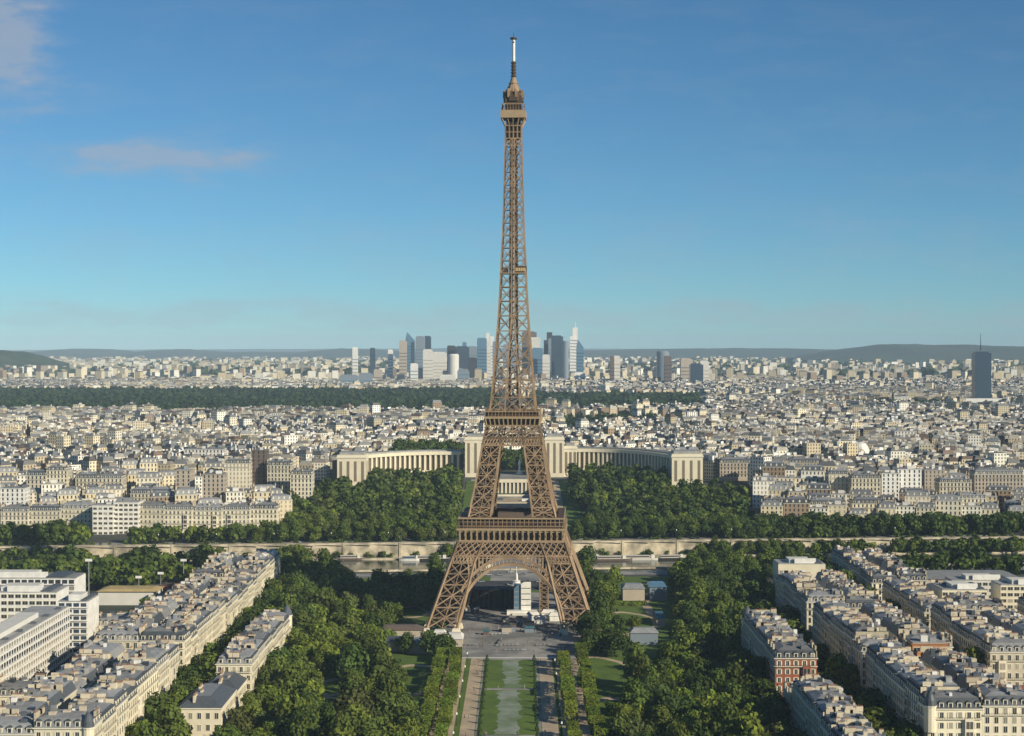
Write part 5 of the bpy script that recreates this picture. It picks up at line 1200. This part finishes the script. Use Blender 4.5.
for i, (px, Z, w_, h_) in enumerate([(533, 900, 3, 3), (549, 905, 4, 3.4), (556, 898, 3.5, 3), (562, 905, 5, 3), (540, 890, 3, 2.4), (570, 912, 4, 3.5)]):
    hut(X(px, Z) - w_, X(px, Z) + w_, Z - 3, Z + 3, h_, 'white market tent on the plaza, %s from the event tower' % nth(i), 'white', 'white', 'tent', 1.6)['group'] = 'white tents on the plaza'
rk = random.Random(4)
for i in range(16):
    x, y = rk.uniform(-27, 30), rk.choice((rk.uniform(845, 925), rk.uniform(955, 998))); s_ = rk.uniform(1.2, 3)
    hut(x - s_, x + s_, y - 1.8, y + 1.8, rk.uniform(2, 3.4), 'small stall in the clutter under the arch, %s of sixteen' % nth(i), rk.choice(['zinc', 'slate', 'pale', 'brown', 'teal']), rk.choice(['beige', 'greyglass', 'brown', 'dark']), 'stall', .8)['group'] = 'small stalls under the arch'
for i in range(9):
    bb = MB(); L_ = rk.uniform(8, 16); bb.box(-L_ / 2, L_ / 2, -.05, .05, .25, 1.1, 'zinc')
    for q in range(int(L_ / 2)): bb.box(-L_ / 2 + q * 2, -L_ / 2 + q * 2 + .1, -.3, .3, 0, 1.15, 'dark')
    tag(bb.build('crowd_barrier', None, (rk.uniform(-24, 28), rk.uniform(800, 880), .05)), 'grey crowd barrier on the plaza, %s of nine' % nth(i), 'barrier', 'crowd barriers on the plaza').rotation_euler[2] = rk.choice((0, .2, 1.4, -.3))
# bridge with parapets, statue pedestals, round fountain on the square
o = empty('stone_bridge', (3, 1154, 0), 'flat stone bridge leading from the tower to the palace', 'bridge'); b = MB(); b.box(-17, 17, -54, 64, .1, 1.1, 'quay', True, top='plaza'); b.build('deck', o)
b = MB()
for s in (-17, 16.3): b.box(s, s + .7, -54, 64, 1.1, 2.2, 'stone2')
b.build('parapet', o); b = MB()
for i in range(4): b.box(-16, 16, -34 + 24 * i, -30 + 24 * i, -9, .1, 'quay')
b.build('pier', o)
for s in (-19, 19):
    for y_ in (-50, 58): b = MB(); b.box(s - 1.6, s + 1.6, y_ - 1.6, y_ + 1.6, -4, 6, 'stone2'); b.lathe([(1.2, 6), (1.5, 7.5), (.7, 8.6), (.5, 9.6)], 'stone', 8, s, y_); b.build('pylon', o)
o = empty('fountain', (X(516.5, 1035), 1030, 0), 'round fountain with slim spire on the square beyond the arch', 'fountain'); b = MB(); b.lathe([(6, 0), (6, .9), (5.4, .9), (5.4, .5)], 'stone2', 24); b.build('basin', o); b = MB(); b.lathe([(3.2, 0), (2.2, 2.5), (2.6, 3), (1, 3.4), (.8, 7), (.25, 8), (.2, 15)], 'white', 10); b.build('spire', o)
# boats
def boat(px, Z, L, m, label):
    o = empty('river_barge', (X(px, Z), Z, -5), label, 'boat', 'boats moored on the river', math.atan(.08)); b = MB(); n = 10; V = []
    for i in range(n + 1):
        t = -1 + 2 * i / n; w_ = 2.6 * (1 - max(0, abs(t) - .72) / .28 * (.75 if t > 0 else .45)); V.append((t * L / 2, w_))
    for i in range(n):
        (x0, w0), (x1, w1) = V[i], V[i + 1]; z0, z1 = 1.5 + .6 * max(0, abs(V[i][0]) / L * 2 - .7), 1.5 + .6 * max(0, abs(x1) / L * 2 - .7)
        b.face([(x0, -w0 * .8, -.4), (x1, -w1 * .8, -.4), (x1, -w1, z1), (x0, -w0, z0)], m); b.face([(x1, w1 * .8, -.4), (x0, w0 * .8, -.4), (x0, w0, z0), (x1, w1, z1)], m); b.face([(x0, -w0, z0), (x1, -w1, z1), (x1, w1, z1), (x0, w0, z0)], 'pale')
    for t in (0, n): x0, w0 = V[t]; b.face([(x0, -w0, 2.1), (x0, w0, 2.1), (x0, w0 * .8, -.4), (x0, -w0 * .8, -.4)], m)
    b.build('hull', o); b = MB(); b.box(-L * .36, L * .22, -1.9, 1.9, 1.5, 3.4, 'beige' if m != 'white' else 'greyglass', top='pale'); b.box(-L * .35, L * .21, -1.95, -1.9, 2.2, 3.0, 'darkglass'); b.box(L * .26, L * .34, -1.4, 1.4, 1.5, 3.9, 'pale'); b.build('cabin', o)
for px, Z, L, m, lab in [(34, 1178, 46, 'white', 'long white river boat at far left below the quay trees'), (70, 1184, 18, 'pale', 'short pale boat right of the long white one'), (432, 1190, 30, 'dark', 'dark hulled barge just left of the tower leg'), (410, 1188, 16, 'white', 'small white boat left of the dark barge'),
    (590, 1190, 18, 'white', 'small white boat just right of the tower leg'), (612, 1188, 30, 'brown', 'brown barge second right of the tower leg'), (640, 1192, 32, 'pale', 'pale long barge third right of the tower leg'), (672, 1194, 24, 'dark', 'dark barge furthest right before the trees'), (350, 1192, 20, 'brown', 'small brown boat alone by the left quay wall'), (590, 1112, 40, 'white', 'white covered boat on the near bank right of tower'), (385, 1112, 26, 'white', 'white boat glimpsed above trees on the near left bank')]: boat(px, Z, L, m, lab)
# cars and a coach row on quay and square
def car_meshes():
    b = MB(); b.frustum(-2.1, 2.1, -.9, .9, .35, .95, .05, .04, 'car'); b.frustum(-1.2, 1.5, -.82, .82, .95, 1.5, .45, .12, 'glass', top='car'); B = b.mesh('body'); b = MB()
    for x in (-1.3, 1.3):
        for y in (-.92, .92):
            n = 10; b.face([(x + .33 * math.cos(6.28 * k / n), y, .33 + .33 * math.sin(6.28 * k / n)) for k in range(n)], 'tyre')
            for k in range(n):
                p = [(x + .33 * math.cos(6.28 * q / n), .33 + .33 * math.sin(6.28 * q / n)) for q in (k, k + 1)]; b.face([(p[0][0], y, p[0][1]), (p[1][0], y, p[1][1]), (p[1][0], y * .75, p[1][1]), (p[0][0], y * .75, p[0][1])], 'tyre')
    return B, b.mesh('wheel')
CB, CW = car_meshes(); rc = random.Random(9)
for i in range(34):
    if i < 12: x, y, rot, wd = -40 + 7 * i + rc.uniform(-2, 2), rc.choice((1016, 1022, 1036, 1043)), 0, 'the square beyond the arch'
    elif i < 22: x = -38 + (i - 12) * 7.5; y = rc.choice((1076, 1087)) + .08 * x; rot = math.atan(.08); wd = 'the near quay road'
    else: x = X(rc.choice([150, 230, 300, 340, 400, 590, 650, 700, 760, 830, 900, 980]) + rc.uniform(-9, 9), 1224); y = 1224 + .08 * x + rc.choice((-3, 3)); rot = math.atan(.08); wd = 'the far quay road'
    o = empty('parked_car', (x, y, ground_h(x, y) + .06 if y > 1200 else .06), 'small car seen as a speck, %s from the left on %s' % (nth([i, i - 12, i - 22][(i >= 12) + (i >= 22)]), wd), 'car', 'cars on the quays and square', rot)
    link('body', CB, o); link('wheels', CW, o)
# people: one continuous small body per person
def person_mesh(stride):
    b = MB(); V = [(.12, 0), (.13, .45), (.19, .9), (.17, 1.1), (.24, 1.42), (.10, 1.5), (.07, 1.54), (.11, 1.62), (.115, 1.7), (.05, 1.78)]
    b.lathe(V[2:6], 'cloth', 8); b.lathe(V[5:], 'skin', 8)
    for s in (-1, 1): b.beam((s * .1, 0, .95), (s * .12, s * stride, 0), .15, 'cloth'); b.beam((s * .24, 0, 1.4), (s * .3, -s * stride * .7, .85), .09, 'skin')
    return b.mesh('person')
PM = [person_mesh(.05), person_mesh(.28)]
for i in range(90):
    if i < 22 or i >= 46: x, y, wd = rc.uniform(-26, 28), rc.uniform(800, 890), 'the plaza under the tower'
    elif i < 32: y = rc.uniform(610, 785); x = AX(y) + rc.uniform(-17, -13); wd = 'the left lawn walk'
    elif i < 40: y = rc.uniform(610, 785); x = AX(y) + rc.uniform(15, 20); wd = 'the right lawn walk'
    else: x, y, wd = rc.uniform(-12, 12), rc.choice((630, 717.2)) + rc.uniform(-.8, .8), 'a path crossing the lawn'
    tag(link('person', PM[i % 2], None, (x, y, .06), rc.uniform(0, 6.28)), 'tiny figure in plain clothes, %s, on %s' % ('standing' if i % 2 == 0 else 'walking', wd), 'person', 'tiny people on ' + wd + (' walking' if i % 2 else ' standing'))
# floodlight poles and lamps
def pole(px, pyt, Z, label):
    x = X(px, Z); o = empty('floodlight_pole', (x, Z, 0), label, 'light pole'); h = H(pyt, Z); b = MB(); b.lathe([(.45, 0), (.22, h)], 'zinc', 8); b.build('pole', o); b = MB(); b.box(-1.8, 1.8, -.3, .3, h - .4, h + 1.0, 'white', True); b.build('lamp_head', o)
pole(88, 561, 880, 'tall grey floodlight pole above the white tower block'); pole(183, 561, 980, 'tall floodlight pole beside the stone rows near the quay'); pole(138, 578, 960, 'floodlight pole near the yellow hall'); pole(160, 574, 1000, 'floodlight pole behind the yellow hall')
lb = MB(); lb.lathe([(.12, 0), (.08, 7)], 'rail', 6); LP = lb.mesh('post'); lb = MB(); lb.lathe([(.1, 7), (.4, 7.3), (.3, 7.9), (.05, 8.2)], 'white', 6); LH = lb.mesh('lamp')
for i in range(14):
    x = -260 + i * 42 + (6 if i > 6 else 0); y = 1217 + .08 * x; o = empty('street_lamp', (x, y, 5.5), 'slim street lamp on the far quay wall, %s from the left' % nth(i), 'street lamp', 'street lamps on the far quay'); link('post', LP, o); link('lamp', LH, o)
for i in range(12):
    y = 600 + i * 16; sx = -19.6 if i % 2 else 21.9; o = empty('street_lamp', (AX(y) + sx, y, 0), 'slim black lamp beside the %s lawn walk, %s from the camera' % ('left' if i % 2 else 'right', nth(i // 2)), 'street lamp', 'street lamps of the lawn walks'); link('post', LP, o, scale=(1, 1, .6)); link('lamp', LH, o, (0, 0, -2.8))
# low yellow construction tents on white domes in the city
for px, Z, r_, lab in [(450 * 1.0 / 3.2 + 720, 1700, 9, 'white dome among roofs right of the palace')]:
    o = empty('dome_building', (X(px, Z), Z, ground_h(0, Z)), lab, 'building'); b = MB(); b.lathe([(r_, 0), (r_, 20), (r_ * .9, 24), (r_ * .6, 27.5), (.3, 29)], 'white', 16); b.build('dome', o)


# ---------------------------------------------------------------- the air
b = MB(); b.box(-17000, 17000, -300, 29500, -12, 332, 'white', bottom=True)
hz = b.build('haze'); hz.data.materials.clear()
hm = bpy.data.materials.new('haze_air'); hm.use_nodes = True; t = hm.node_tree; t.nodes.clear()
oo = t.nodes.new('ShaderNodeOutputMaterial'); pv = t.nodes.new('ShaderNodeVolumePrincipled')
pv.inputs['Color'].default_value = (.58, .78, .98, 1); pv.inputs['Density'].default_value = 4.3e-5
pv.inputs['Anisotropy'].default_value = -0.25
t.links.new(pv.outputs[0], oo.inputs['Volume']); hz.data.materials.append(hm); struct(hz, 'stuff')
